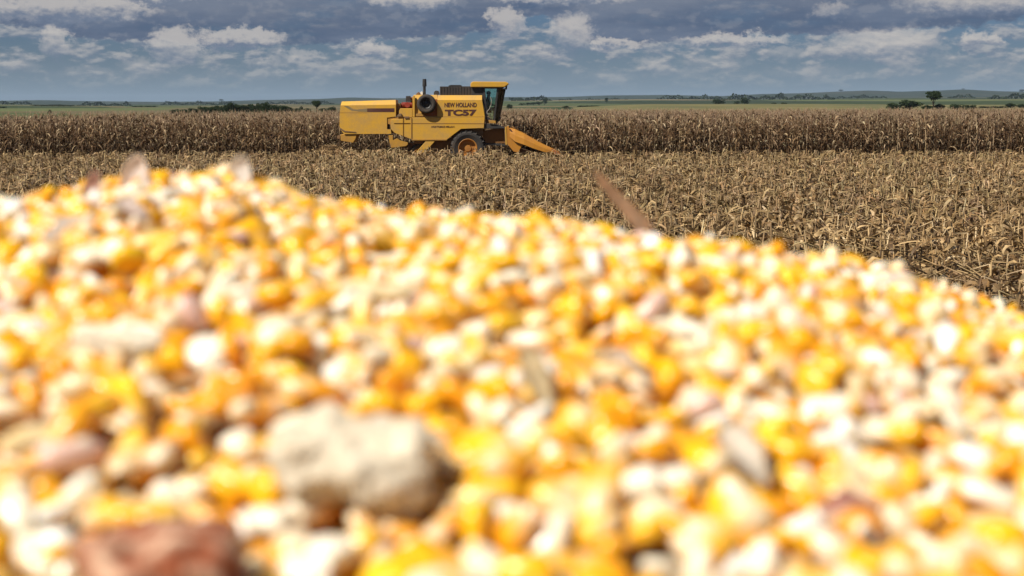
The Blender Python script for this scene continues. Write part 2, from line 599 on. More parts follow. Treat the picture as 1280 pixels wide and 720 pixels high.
# ------------------------------------------------------------------ trees
def blob_tree(h, w, seed, shape='round', n=900, trunk=0.25):
    """foliage of many small leaf clumps through an uneven crown; returns (crown mesh, trunk mesh)"""
    r_ = np.random.default_rng(seed)
    lobes = []
    if shape == 'umbrella':
        for k in range(9):
            a = r_.uniform(0, 6.28)
            lobes.append((math.cos(a) * w * 0.26, math.sin(a) * w * 0.26, h * r_.uniform(0.62, 0.88), w * r_.uniform(0.16, 0.26), h * r_.uniform(0.07, 0.12)))
        lobes.append((0, 0, h * 0.86, w * 0.36, h * 0.1))
    else:
        for k in range(11):
            a = r_.uniform(0, 6.28)
            q = r_.uniform(0.05, 0.33)
            z = r_.uniform(0.25, 0.8)
            s_ = r_.uniform(0.16, 0.28) * (1.1 - 0.5 * abs(z - 0.45))
            lobes.append((math.cos(a) * w * q, math.sin(a) * w * q, h * z, w * s_, h * s_ * 0.8))
    lobes = np.array(lobes)
    k = r_.integers(0, len(lobes), n)
    d = r_.normal(size=(n, 3)); d /= np.linalg.norm(d, axis=1)[:, None]
    rad = r_.uniform(0.55, 1.12, n)[:, None]
    P = lobes[k, :3] + d * rad * lobes[k][:, [3, 3, 4]]
    P[:, 2] = np.clip(P[:, 2], 0.02 * h, None)
    s_ = r_.uniform(0.022, 0.055, n) * (w + h) * 0.5
    t = Tmpl()
    VV = []
    # each clump is a pair of crossed leaf-shaped quads
    for axis in range(2):
        a = r_.normal(size=(n, 3)); a /= np.linalg.norm(a, axis=1)[:, None]
        b = np.cross(a, r_.normal(size=(n, 3))); b /= np.linalg.norm(b, axis=1)[:, None]
        q = np.stack((P - a * s_[:, None], P - b * s_[:, None] * 0.6, P + a * s_[:, None], P + b * s_[:, None] * 0.6), 1)
        VV.append(q.reshape(-1, 3))
    V = np.concatenate(VV)
    nq = len(V) // 4
    tone = np.repeat(np.tile(r_.uniform(0.6, 1.4, n), 2), 4)[:, None]
    C = np.array([0.035, 0.055, 0.020])[None] * tone
    crown = np_mesh('crown', V, np.arange(len(V)), np.full(nq, 4), C, smooth=False)
    # tapered trunk with limbs
    tr = Tmpl()

    def tube(p0, p1, r0, r1):
        d_ = Vector(p1) - Vector(p0)
        x = d_.orthogonal().normalized(); y = d_.cross(x).normalized()
        vs = []
        for p, rr in ((p0, r0), (p1, r1)):
            for i in range(6):
                an = i * math.pi / 3
                vs.append(Vector(p) + x * rr * math.cos(an) + y * rr * math.sin(an))
        fs = [(i, (i + 1) % 6, 6 + (i + 1) % 6, 6 + i) for i in range(6)]
        tr.add(vs, fs, (0.05, 0.036, 0.026))
    tube((0, 0, 0), (0.02 * w, 0, h * 0.45), h * 0.05, h * 0.03)
    for L in lobes[:6]:
        tube((0.02 * w, 0, h * r_.uniform(0.28, 0.45)), (L[0] * .9, L[1] * .9, L[2]), h * 0.016, h * 0.005)
    tr.done()
    return crown, tr.mesh('trunk')


M_FOL = attr_mat('foliage', 0.8, 0.2, 2.0, 0.3, trans=0.15)
M_BARK = attr_mat('bark', 0.9, 0.1, 6.0, 0.3)
TREE_KINDS = {}


def tree(name, px, base, top, wpx, D, kind, label, cat='tree', group=None):
    """a tree standing on the terrain at distance D whose crown reaches the sight line of py=top"""
    x = (px - 640) / FPX * D
    zt = (at(px, top, D)).z
    zg = float(terrain_z(np.array([x]), np.array([D]))[0])
    h = max(zt - zg, 1.5) * (1.12 if kind[0] == 'round' and D < 600 else 1.0)
    w = max(wpx / FPX * D, 0.8)
    shape, seed = kind
    key = (shape, seed)
    if key not in TREE_KINDS:
        c, t = blob_tree(1.0, 1.0, seed, shape, n=1100)
        c.materials.append(M_FOL); t.materials.append(M_BARK)
        TREE_KINDS[key] = (c, t)
    c, t = TREE_KINDS[key]
    r = empty(name, (x, D, zg), random.uniform(0, 6.28))
    r.scale = (w * 1.12, w * 1.12, h)
    for nm, me in (('crown', c), ('trunk', t)):
        o = bpy.data.objects.new(nm, me); COL.objects.link(o); o.parent = r
    tag(r, label, cat, group)
    return r


BUSH = lambda: ('round', random.choice((1, 2, 3, 4)))
tree('tall_tree', 1163, 139, 113.5, 19, 500, ('umbrella', 5), 'tall tree with flat-topped crown above the bushes at the right horizon')
GB = 'bushes around the tall tree'
tree('bush', 1111, 139, 129, 16, 495, BUSH(), 'small dark bush left end of the clump behind the maize', 'bush', GB)
tree('bush', 1134, 139, 124.5, 34, 505, BUSH(), 'widest round dark bush left of the tall tree', 'bush', GB)
tree('bush', 1155, 139, 131, 14, 498, BUSH(), 'low bush at the left foot of the tall tree', 'bush', GB)
tree('bush', 1171, 139, 129.5, 14, 503, BUSH(), 'low bush at the right foot of the tall tree', 'bush', GB)
tree('bush', 1193, 139, 130.5, 20, 500, BUSH(), 'low spreading bush right of the tall tree', 'bush', GB)
tree('bush', 1208, 139, 131.5, 18, 496, BUSH(), 'flat low bush beside the hedge on the right', 'bush', GB)
for i, (px, top, w) in enumerate([(1228, 134, 18), (1244, 132.5, 18), (1259, 127.5, 14), (1271, 129, 12), (1281, 131, 16)]):
    tree('tree', px, 139, top, w, 640, BUSH(), ['low dark tree at left end of the far right hedge', 'second low tree of the far right hedge',
         'tallest rounded tree of the far right hedge', 'narrow tree beside the tallest of the right hedge', 'dark tree at the right edge of the view'][i],
         'tree', 'trees of the hedge at far right')
tree('tree', 897, 130, 122.5, 16, 1150, BUSH(), 'rounded dark tree left of a pair beyond the green field', 'tree', 'pair of trees beyond the green field')
tree('tree', 929, 130, 121, 12, 1150, BUSH(), 'upright dark tree right of a pair beyond the green field', 'tree', 'pair of trees beyond the green field')
tree('bush', 919, 130, 125.5, 8, 1160, BUSH(), 'small bush between the two trees beyond the green field', 'bush')
tree('bush', 965, 131, 127.5, 7, 1050, BUSH(), 'left of two small bushes on the edge of the green field', 'bush', 'small bushes on the field edge')
tree('bush', 978, 131, 127.5, 8, 1050, BUSH(), 'right of two small bushes on the edge of the green field', 'bush', 'small bushes on the field edge')
tree('tree', 637, 138, 129.5, 9, 700, BUSH(), 'dark tree just right of the harvester cab', 'tree')
tree('bush', 707, 138, 131.5, 10, 750, BUSH(), 'solitary dark bush behind the maize right of the header', 'bush')
tree('tree', 681, 130, 122, 7, 1700, BUSH(), 'lone round tree at the end of a hedgerow', 'tree')
tree('tree', 758, 127, 121.5, 5, 2000, BUSH(), 'lone slim tree on the far green slope', 'tree')
for i, (px, top, w) in enumerate([(653, 129, 8), (660, 128, 9), (667, 127.5, 9), (674, 126.5, 9)]):
    tree('hedgerow_tree', px, 132, top, w, 1700, BUSH(), 'low tree in the hedgerow right of the cab', 'tree', 'hedgerow right of the cab')
for i, px in enumerate((726, 733, 740, 746)):
    tree('hedgerow_tree', px, 135, 131.8, 9, 1000, BUSH(), 'low tree in the dark strip behind the standing maize', 'tree', 'dark strip of trees in mid distance')
for i, px in enumerate((640, 645, 650)):
    tree('hedgerow_tree', px, 127, 121.5, 8, 3000, BUSH(), 'tree of the far clump beside the cab windscreen', 'tree', 'far clump beside the cab')
# the wood left of the harvester
wx = [222, 229, 236, 243, 250, 257, 263, 269, 275, 281, 287, 292, 298, 304, 310, 316, 322, 328, 334, 340, 346, 352, 358]
wt = [139, 138, 136.5, 135.5, 136, 133.5, 134.5, 133.5, 132.5, 132.5, 131, 129, 130.5, 131.5, 131.5, 130.5, 131.5, 129.5, 128.5, 130.5, 130.5, 131.5, 132.5]
for i, (px, tp) in enumerate(zip(wx, wt)):
    tree('wood_tree', px, 143, tp, random.uniform(11, 15), 405 + random.uniform(-20, 20), BUSH(),
         'dark tree in the wood on the horizon left of the harvester', 'tree', 'wood left of the harvester')
tree('tree', 398, 141, 125.5, 12, 410, ('umbrella', 6), 'tree standing above the wood just left of the harvester hood', 'tree')
tree('tree', 379, 141, 132.5, 5, 410, BUSH(), 'small pointed tree between the wood and the taller tree', 'tree')
for px, tp in ((365, 134.5), (372, 135.5), (387, 135.5), (407, 135), (417, 133)):
    tree('bush', px, 142, tp, 12, 415, BUSH(), 'low bush at the foot of the tree left of the harvester', 'bush', 'low bushes left of the harvester')
for px, tp in ((50, 134), (57, 132.5), (64, 131), (71, 130.5), (78, 130.5), (85, 131), (93, 133.5)):
    tree('wood_tree', px, 137, tp, 12, 1500, BUSH(), 'tree of the far clump at the left horizon', 'tree', 'far clump at the left horizon')
for px in (0, 5, 10):
    tree('wood_tree', px, 139, 135, 8, 1100, BUSH(), 'tree of the dark clump at the left edge', 'tree', 'clump at the left edge')
for px in (174, 181, 189, 197):
    tree('hedgerow_tree', px, 136, 132, 9, 1400, BUSH(), 'low tree in the short hedge left of the wood', 'tree', 'short hedge left of the wood')
tree('bush', 67, 145, 142, 5, 420, BUSH(), 'tiny bush behind the maize near the left edge', 'bush')
tree('tree', 280, 127, 123.5, 6, 6400, BUSH(), 'tiny tree clump on the far skyline above the wood', 'tree')
tree('tree', 1048, 114, 111.5, 6, 6700, BUSH(), 'tree clump on the skyline left of the tall tree', 'tree')
tree('tree', 1199, 112, 110.5, 5, 6700, BUSH(), 'tree clump on the skyline right of the tall tree', 'tree')
tree('tree', 1273, 115, 111.5, 9, 6700, BUSH(), 'tree clump on the skyline at right edge', 'tree')


def far_wood(name, px0, px1, D0, D1, h, label, depth=25.0, seed=1):
    """a distant belt of woodland or hedge that reads as one mass"""
    r_ = np.random.default_rng(seed)
    L = abs(px1 - px0) / FPX * (D0 + D1) / 2
    n = int(min(2600, 60 + L / h * 26))
    f = r_.random(n)
    D = D0 + (D1 - D0) * f + r_.normal(0, depth * .4, n)
    px = px0 + (px1 - px0) * f
    X = (px - 640) / FPX * D
    prof = 0.62 + 0.25 * np.sin(f * L / h * .9 + seed) + 0.18 * np.sin(f * L / h * 2.3 + 2 * seed)
    edge = np.clip(np.minimum(f, 1 - f) * L / h * .8, 0.25, 1)
    H = h * np.clip(prof, .3, 1.1) * edge
    zz = H * r_.random(n) ** .7
    P = np.stack((X, D, terrain_z(X, D) + zz), 1)
    s_ = h * r_.uniform(.10, .26, n)
    VV = []
    for ax_ in range(2):
        a = r_.normal(size=(n, 3)); a /= np.linalg.norm(a, axis=1)[:, None]
        b = np.cross(a, r_.normal(size=(n, 3))); b /= np.linalg.norm(b, axis=1)[:, None]
        VV.append(np.stack((P - a * s_[:, None], P - b * s_[:, None] * .7, P + a * s_[:, None], P + b * s_[:, None] * .7), 1).reshape(-1, 3))
    V = np.concatenate(VV)
    C = np.array([0.030, 0.045, 0.020])[None] * np.repeat(np.tile(r_.uniform(.6, 1.4, n), 2), 4)[:, None]
    o = link(name, np_mesh(name, V, np.arange(len(V)), np.full(len(V) // 4, 4), C, False), M_FOL)
    tag(o, label, 'far trees', kind='stuff')


FW = [(640, 690, 2600, 2500, 9, 'dark belt of woodland beyond the cab windscreen'), (690, 790, 3900, 3700, 9, 'long thin tree belt on the far slope right of the harvester'),
      (820, 905, 3000, 2900, 10, 'hedge line on the slope left of the two far trees'), (905, 985, 2500, 2650, 11, 'dark wood patches behind the two far trees'),
      (985, 1040, 2800, 2700, 13, 'low wood strip on the slope right of the two far trees'), (1040, 1105, 3700, 3500, 10, 'thin hedge below the skyline left of the tall tree'),
      (1230, 1290, 2400, 2300, 11, 'hedge on the green slope at the right edge'), (1180, 1215, 3100, 3000, 8, 'short hedge on the slope right of the tall tree'),
      (100, 170, 2600, 2500, 9, 'long low hedge in the left distance'), (205, 300, 3200, 3000, 9, 'thin tree belt above the wood on the left'),
      (-5, 45, 2900, 3000, 9, 'hedge line at the left edge of the horizon'), (330, 420, 3300, 3100, 9, 'tree belt on the slope behind the hood of the harvester')]
for i, (a_, b_, d0_, d1_, h_, lab_) in enumerate(FW):
    far_wood('far_wood', a_, b_, d0_, d1_, h_, lab_, seed=i + 3)


# ------------------------------------------------------------------ maize plants
def strip(t, p, d, length, width, droop, seg, col, twist=0.0, r_=random):
    """a curved leaf strip starting at p heading d (unit), bending down"""
    d = Vector(d).normalized()
    pts, q = [], Vector(p)
    dirv = d.copy()
    st = length / seg
    side0 = Vector((-d.y, d.x, 0))
    if side0.length < 1e-3:
        side0 = Vector((1, 0, 0))
    side0.normalize()
    vs = []
    for i in range(seg + 1):
        f = i / seg
        wd = width * (1 - f ** 2.2) * (0.55 + 0.9 * min(f * 3, 0.5)) + 0.002
        up = dirv.cross(side0).normalized()
        sd = (side0 * math.cos(twist * f) + up * math.sin(twist * f))
        vs += [q - sd * wd / 2, q + sd * wd / 2]
        q = q + dirv * st
        dirv = (dirv + Vector((r_.uniform(-.15, .15), r_.uniform(-.15, .15), -droop / seg))).normalized()
    fs = [(2 * i, 2 * i + 1, 2 * i + 3, 2 * i + 2) for i in range(seg)]
    t.add(vs, fs, col)


def stick(t, p0, p1, r0, r1, col, n=5):
    d_ = Vector(p1) - Vector(p0)
    x = d_.orthogonal().normalized(); y = d_.cross(x).normalized()
    vs = []
    for p, rr in ((p0, r0), (p1, r1)):
        for i in range(n):
            an = i * 2 * math.pi / n
            vs.append(Vector(p) + x * rr * math.cos(an) + y * rr * math.sin(an))
    t.add(vs, [(i, (i + 1) % n, n + (i + 1) % n, n + i) for i in range(n)] + [tuple(range(n, 2 * n))], col)


BROWN = [(0.125, 0.070, 0.031), (0.085, 0.046, 0.020), (0.19, 0.118, 0.058), (0.055, 0.030, 0.014), (0.43, 0.32, 0.19), (0.095, 0.053, 0.024), (0.27, 0.185, 0.105)]
STRAW = [(0.29, 0.185, 0.078), (0.20, 0.12, 0.05), (0.42, 0.285, 0.135), (0.11, 0.063, 0.026), (0.28, 0.165, 0.065), (0.50, 0.37, 0.205), (0.40, 0.275, 0.13), (0.24, 0.15, 0.062), (0.34, 0.225, 0.10)]


def maize(seed, full=True):
    r_ = random.Random(seed)
    t = Tmpl()
    h = 2.0 + r_.uniform(-0.15, 0.15)
    lx, ly = r_.uniform(-.12, .12), r_.uniform(-.12, .12)
    P = lambda z: Vector((lx * (z / h) ** 2, ly * (z / h) ** 2, z))
    z0 = 0.0 if full else 1.2
    sc = r_.choice(BROWN)
    zz = [z0, h * 0.7, h]
    for a, b in zip(zz[:-1], zz[1:]):
        if b > a:
            stick(t, P(a), P(b), 0.014 * (1.15 - 0.6 * a / h), 0.014 * (1.15 - 0.6 * b / h), sc, 5)
    for k in range(3):       # tassel
        a = r_.uniform(0, 6.28)
        stick(t, P(h), P(h) + Vector((math.cos(a) * .06, math.sin(a) * .06, r_.uniform(.1, .22))), 0.006, 0.003, (0.34, 0.24, 0.15), 3)
    nl = 12 if full else 7
    for k in range(nl):
        z = (0.25 + (h - 0.35) * k / (nl - 1)) if full else 1.25 + (h - 1.3) * k / (nl - 1)
        a = r_.uniform(0, 6.28)
        up = r_.uniform(0.1, 1.1)
        strip(t, P(z), (math.cos(a), math.sin(a), up), r_.uniform(.38, .72) * (0.75 if z > 1.6 else 1), r_.uniform(.05, .085), r_.uniform(2.2, 4.2), 5,
              r_.choice(BROWN), r_.uniform(-1.5, 1.5), r_)
    if True:                 # the hanging ear in its pale husk
        z = r_.uniform(0.95, 1.25)
        a = r_.uniform(0, 6.28)
        c = r_.choice([(0.50, 0.40, 0.26), (0.42, 0.31, 0.18), (0.34, 0.23, 0.13)])
        p = P(z) + Vector((math.cos(a) * .03, math.sin(a) * .03, 0))
        q1 = p + Vector((math.cos(a) * .09, math.sin(a) * .09, -0.04))
        q2 = q1 + Vector((math.cos(a) * .03, math.sin(a) * .03, -0.17))
        stick(t, p, q1, 0.012, 0.033, c, 6)
        stick(t, q1, q2, 0.033, 0.012, c, 6)
    return t.done()


MAIZE = [maize(100 + i) for i in range(9)]
MAIZE_TOP = [maize(200 + i, False) for i in range(5)]


def corn_front(x):
    """depth (Y) of the cut edge of the standing maize"""
    hx0 = at(372, 190, 66)[0]
    hx1 = at(640, 190, 66)[0]
    n = 0.25 * np.sin(x * 1.7) + 0.15 * np.sin(x * 4.1 + 1)
    y = np.where(x < hx0, 68.4, np.where(x < hx1, 71.6, 66.9))
    return y + n * 0.5


def plant_rows():
    xs, ys, full = [], [], []
    row = 0.62
    for k in range(int((150 - 66) / row)):
        Y = 66.6 + k * row
        half = 0.385 * Y + 3
        sp = 0.20 if Y < 76 else 0.34
        x = np.arange(-half, half, sp) + rng.uniform(-.05, .05)
        x = x + rng.normal(0, 0.045, len(x))
        y = np.full(len(x), Y) + rng.normal(0, 0.06, len(x))
        ok = (y > corn_front(x)) & (y < np.interp(640 + FPX * x / y, [-100, 0, 220, 480, 640], [88, 92, 112, 140, 150]))
        ok &= rng.random(len(x)) > 0.06
        xs.append(x[ok]); ys.append(y[ok]); full.append(np.full(ok.sum(), Y < 77))
    return np.concatenate(xs), np.concatenate(ys), np.concatenate(full)


cx, cy, cfull = plant_rows()
order = np.argsort(cy - corn_front(cx) + 0.0 * cx)
inview = np.abs(640 + FPX * cx / cy - 640) < 655
hid = (np.abs(640 + FPX * cx / cy - 530) < 104)              # behind the machine's body
front_ids = [i for i in order if inview[i] and not hid[i]][:300]
is_front = np.zeros(len(cx), bool)
is_front[front_ids] = True
GF = 'maize plants along the front edge of the standing field'
base_meshes = []
for t in MAIZE:
    for tint in ((1, 1, 1), (0.8, 0.75, 0.72), (1.2, 1.18, 1.12)):
        me = t.mesh('maize_plant', np.array(tint, dtype=np.float32), smooth=False)
        me.materials.append(M_LEAF)
        base_meshes.append(me)


def stretch_label(px):
    if px < 60: return 'at the left edge of the view'
    if px < 160: return 'well left of the wood'
    if px < 225: return 'left of the wood on the horizon'
    if px < 290: return 'below the left half of the wood'
    if px < 360: return 'below the right half of the wood'
    if px < 430: return 'next to the straw behind the harvester'
    if px < 720: return 'right behind the orange header'
    if px < 800: return 'just past the tip of the header'
    if px < 880: return 'left of the two far trees'
    if px < 950: return 'below the two far trees'
    if px < 1030: return 'below the small field-edge bushes'
    if px < 1100: return 'left of the bushes by the tall tree'
    if px < 1180: return 'below the tall flat-topped tree'
    if px < 1230: return 'right of the tall flat-topped tree'
    return 'at the right edge of the view'


for i in front_ids:
    me = base_meshes[int(rng.integers(len(base_meshes)))]
    o = bpy.data.objects.new('maize_plant', me)
    COL.objects.link(o)
    o.location = (cx[i], cy[i], 0)
    s_ = rng.uniform(0.86, 1.12)
    o.rotation_euler = (rng.normal(0, .05), rng.normal(0, .05), rng.uniform(0, 6.28))
    o.scale = (s_, s_, s_)
    tag(o, 'dry brown maize plant in the front row ' + stretch_label(640 + FPX * cx[i] / cy[i]), 'maize plant', GF)

rest = ~is_front
n = rest.sum()
sel_full = cfull[rest]
which = np.where(sel_full, rng.integers(0, len(MAIZE), n), len(MAIZE) + rng.integers(0, len(MAIZE_TOP), n))
sc_ = rng.uniform(0.86, 1.12, n).astype(np.float32)
mats = np.einsum('nij,njk->nik', rot_x(rng.normal(0, .05, n)), rot_z(rng.uniform(0, 6.28, n))) * sc_[:, None, None]
tint = (rng.choice([0.8, 1.0, 1.0, 1.2], n)[:, None] * np.array([[1, 1, 1]]) * rng.uniform(.94, 1.06, (n, 3))).astype(np.float32)
pos = np.stack((cx[rest], cy[rest], np.zeros(n)), 1).astype(np.float32)
me = scatter('standing_maize', MAIZE + MAIZE_TOP, which, mats, pos, tint, False)
o = link('standing_maize', me, M_LEAF)
tag(o, 'mass of dry brown maize standing behind the front row', 'maize field', kind='stuff')


# ------------------------------------------------------------------ stubble
def stub(seed, broken=True):
    r_ = random.Random(seed)
    t = Tmpl()
    h = r_.uniform(0.38, 0.78)
    lx, ly = r_.uniform(-.2, .2) * h, r_.uniform(-.2, .2) * h
    top = Vector((lx, ly, h))
    sc = r_.choice(STRAW)
    stick(t, (0, 0, -0.02), top, 0.016, 0.012, sc, 5)
    if r_.random() < 0.55:       # the stalk is snapped and its upper part hangs over
        a = r_.uniform(0, 6.28)
        d = Vector((math.cos(a), math.sin(a), r_.uniform(-.9, .3))).normalized()
        stick(t, top, top + d * r_.uniform(.2, .5), 0.010, 0.006, sc, 4)
    for k in range(r_.randint(6, 9)):
        z = r_.uniform(0.12, 1.0)
        a = r_.uniform(0, 6.28)
        strip(t, top * z, (math.cos(a), math.sin(a), r_.uniform(-.2, 1.0)), r_.uniform(.18, .46), r_.uniform(.036, .082), r_.choice((r_.uniform(.3, 1.5), r_.uniform(1.5, 5), r_.uniform(3, 6))), 4,
              r_.choice(STRAW), r_.uniform(-2.5, 2.5), r_)
    return t.done()


def litter(seed):
    r_ = random.Random(seed)
    t = Tmpl()
    c = r_.choice(STRAW + BROWN[:2])
    k = r_.random()
    if k < 0.6:
        strip(t, (0, 0, 0.02), (1, 0, r_.uniform(0.0, 0.9)), r_.uniform(.2, .6), r_.uniform(.025, .065), r_.uniform(1.0, 3.0), 4, c, r_.uniform(-2, 2), r_)
    else:
        stick(t, (0, 0, 0.02), (r_.uniform(.25, .6), 0, r_.uniform(.03, .28)), 0.010, 0.007, c, 4)
    return t.done()


STUB = [stub(300 + i) for i in range(14)]
LIT = [litter(400 + i) for i in range(14)]


def trample(x, y):
    """1 where wheels have flattened the stubble close to the pile"""
    a = np.exp(-((y - (19.6 + 0.10 * x)) / 1.15) ** 2)
    b = 0.8 * np.exp(-((y - 22.8 - 0.3 * np.sin(x)) / 0.5) ** 2) * (np.sin(x * 0.8 + 2) > 0.2)
    return np.clip(a + b * 0.9, 0, 1)


sx, sy = [], []
Y = 10.0
while Y < 70.5:
    half = 0.385 * Y + 2.5
    sp = 0.17 if Y < 40 else 0.20
    x = np.arange(-half, half, sp)
    x = x + rng.normal(0, .06, len(x))
    y = Y + rng.normal(0, .09, len(x))
    sx.append(x); sy.append(y)
    Y += 0.56 if Y < 40 else 0.62
sx = np.concatenate(sx); sy = np.concatenate(sy)
ok = (sy < corn_front(sx) - 0.2) & (rng.random(len(sx)) > 0.93 * trample(sx, sy)) & (rng.random(len(sx)) > 0.07)
# leave the machine's own footprint free
hxa, hxb = at(424, 190, 66)[0], at(700, 190, 66)[0]
ok &= ~((sx > hxa + .1) & (sx < hxb - 2.2) & (sy > 65.75) & (sy < 68.2))
sx, sy = sx[ok], sy[ok]
spx = 640 + FPX * sx / sy
spy = HORIZON + FPX * (CAM_H - 0.3) / sy
CRX = np.array([-200, 0, 60, 120, 170, 230, 300, 360, 430, 500, 590, 650, 700, 760, 800, 850, 900, 950, 1000, 1050, 1100, 1150, 1200, 1240, 1280, 1500], float)
CRY = np.array([268, 247, 238, 229, 222, 220, 220, 231, 248, 262, 264, 270, 277, 284, 290, 300, 306, 312, 317, 324, 336, 350, 366, 380, 394, 470], float)
vis = (np.abs(spx - 640) < 640) & (spy < np.interp(spx, CRX, CRY) - 2) & (sy > 15)
near = np.argsort(np.where(vis, sy, 1e9))[:300]
isn = np.zeros(len(sx), bool); isn[near] = True
stub_meshes = []
for t in STUB:
    for tint in ((1, 1, 1), (0.78, 0.75, 0.72), (1.2, 1.2, 1.2)):
        me = t.mesh('maize_stub', np.array(tint, dtype=np.float32), smooth=False)
        me.materials.append(M_STUB)
        stub_meshes.append(me)
for i in near:
    o = bpy.data.objects.new('maize_stub', stub_meshes[int(rng.integers(len(stub_meshes)))])
    COL.objects.link(o)
    o.location = (sx[i], sy[i], 0)
    s_ = rng.uniform(0.85, 1.2)
    o.scale = (s_, s_, s_)
    o.rotation_euler = (rng.normal(0, .12), rng.normal(0, .12), rng.uniform(0, 6.28))
    p = spx[i]
    where = ('at the right edge of the view' if p > 1220 else 'above the low right end of the pile' if p > 1130 else 'behind the pile right shoulder' if p > 1020
             else 'behind the pile midway to its right end' if p > 900 else 'just right of the upright husk blade' if p > 800 else 'behind the upright husk blade')
    dd = 'nearest rows ' if sy[i] < np.median(sy[near]) else 'second rows '
    tag(o, 'broken straw-coloured maize stalk in the ' + dd + where, 'maize stub', 'nearest broken maize stalks in the stubble')
rs = ~isn
n = rs.sum()
mats = np.einsum('nij,njk->nik', rot_x(rng.normal(0, .13, n)), rot_z(rng.uniform(0, 6.28, n))) * (rng.uniform(.75, 1.2, n) * np.where((sy[rs] > 60.5) & (sy[rs] < 65.9) & (sx[rs] > hxa - 1) & (sx[rs] < hxb - 2.6), 1.18, 1.0) * np.where(sy[rs] > 64, .9, 1)).astype(np.float32)[:, None, None]
tint = (rng.choice([0.62, 0.82, 0.9, 1.12], n)[:, None] * rng.uniform(.95, 1.05, (n, 3))).astype(np.float32)
me = scatter('maize_stubble', STUB, rng.integers(0, len(STUB), n), mats, np.stack((sx[rs], sy[rs], np.zeros(n)), 1).astype(np.float32), tint, False)
o = link('maize_stubble', me, M_STUB)
tag(o, 'field of broken straw-coloured stalks in front of the harvester', 'stubble', kind='stuff')
# loose leaves and stalk pieces
yy = 10 + (70.5 - 10) * rng.random(260000) ** 1.25
xx = rng.uniform(-1, 1, len(yy)) * (0.385 * yy + 2.5)
keep = (rng.random(len(yy)) < 0.68 + 0.32 * trample(xx, yy)) & (yy < corn_front(xx)) & (rng.random(len(yy)) < (0.385 * yy + 2.5) / 29.5 * 1.7 + .12)
xx, yy = xx[keep], yy[keep]
n = len(xx)
zz = rng.random(n) ** 1.6 * 0.30
mats = np.einsum('nij,njk->nik', rot_z(rng.uniform(0, 6.28, n)), rot_x(rng.normal(0, .5, n))) * rng.uniform(.7, 1.3, n).astype(np.float32)[:, None, None]
tint = (rng.choice([0.6, 0.82, 0.95, 1.15], n)[:, None] * rng.uniform(.95, 1.05, (n, 3))).astype(np.float32)
me = scatter('straw_litter', LIT, rng.integers(0, len(LIT), n), mats, np.stack((xx, yy, zz), 1).astype(np.float32), tint, False)
o = link('straw_litter', me, M_STUB)
tag(o, 'loose dry leaves and stalk pieces strewn over the stubble', 'straw', kind='stuff')
# heap of chopped straw thrown out behind the machine
n = 4200
u = rng.uniform(0, 1, n)
hxr = at(400, 190, 68)[0]
xx = hxr + rng.normal(0, 0.75, n)
yy = 69.4 + rng.normal(0, .8, n)
zz = np.clip(0.85 * np.exp(-((xx - hxr - .4) / .8) ** 2 - ((yy - 69.4) / .9) ** 2), 0, 1) * rng.uniform(.5, 1, n)
mats = np.einsum('nij,njk->nik', rot_z(rng.uniform(0, 6.28, n)), rot_x(rng.normal(0, .6, n))) * rng.uniform(.6, 1.1, n).astype(np.float32)[:, None, None]
tint = np.repeat(rng.uniform(.9, 1.35, (n, 1)), 3, 1).astype(np.float32)
me = scatter('straw_heap', LIT, rng.integers(0, len(LIT), n), mats, np.stack((xx, yy, zz), 1).astype(np.float32), tint, False)
o = link('straw_heap', me, M_STUB)
tag(o, 'pale chopped straw heaped behind the tail of the harvester', 'straw', kind='stuff')


# ------------------------------------------------------------------ combine harvester
HY = 66.0                                              # near side panel of the body
HARV = empty('combine_harvester', (at(545, 206, HY)[0], HY + 0.8, 0))
tag(HARV, 'dusty yellow combine harvester cutting at the edge of the standing maize', 'combine harvester')


def Z(zx, zy, Yp=HY):
    """point of the side view (coordinates of a 4x enlargement) in the plane Y"""
    return at(400 + zx / 4.0, 80 + zy / 4.0, Yp)


def prism_bm(bm, poly, y0, y1, plane=None, bev=0.0, inset_top=None):
    """side-view outline -> solid from y0 to y1"""
    pl = HY if plane is None else plane
    pts = [Z(a, b, pl) for a, b in poly]
    v0 = [bm.verts.new((p.x, y0, p.z)) for p in pts]
    v1 = [bm.verts.new((p.x, y1, p.z)) for p in pts]
    fs = [bm.faces.new(v0), bm.faces.new(v1[::-1])]
    k = len(pts)
    for i in range(k):
        fs.append(bm.faces.new((v0[(i + 1) % k], v0[i], v1[i], v1[(i + 1) % k])))
    if bev:
        es = list({e for f in fs for e in f.edges})
        bmesh.ops.bevel(bm, geom=es, offset=bev, segments=2, affect='EDGES', profile=0.6)
    return fs


def fin(bm, name, mat, parent, smooth=False):
    bmesh.ops.recalc_face_normals(bm, faces=bm.faces)
    me = bpy.data.meshes.new(name)
    bm.to_mesh(me); bm.free()
    if smooth:
        me.polygons.foreach_set('use_smooth', [True] * len(me.polygons))
    return link(name, me, mat, parent)


def part(name, poly, y0, y1, mat, parent=HARV, bev=0.015, plane=None):
    bm = bmesh.new()
    prism_bm(bm, poly, y0, y1, plane, bev)
    return fin(bm, name, mat, parent)


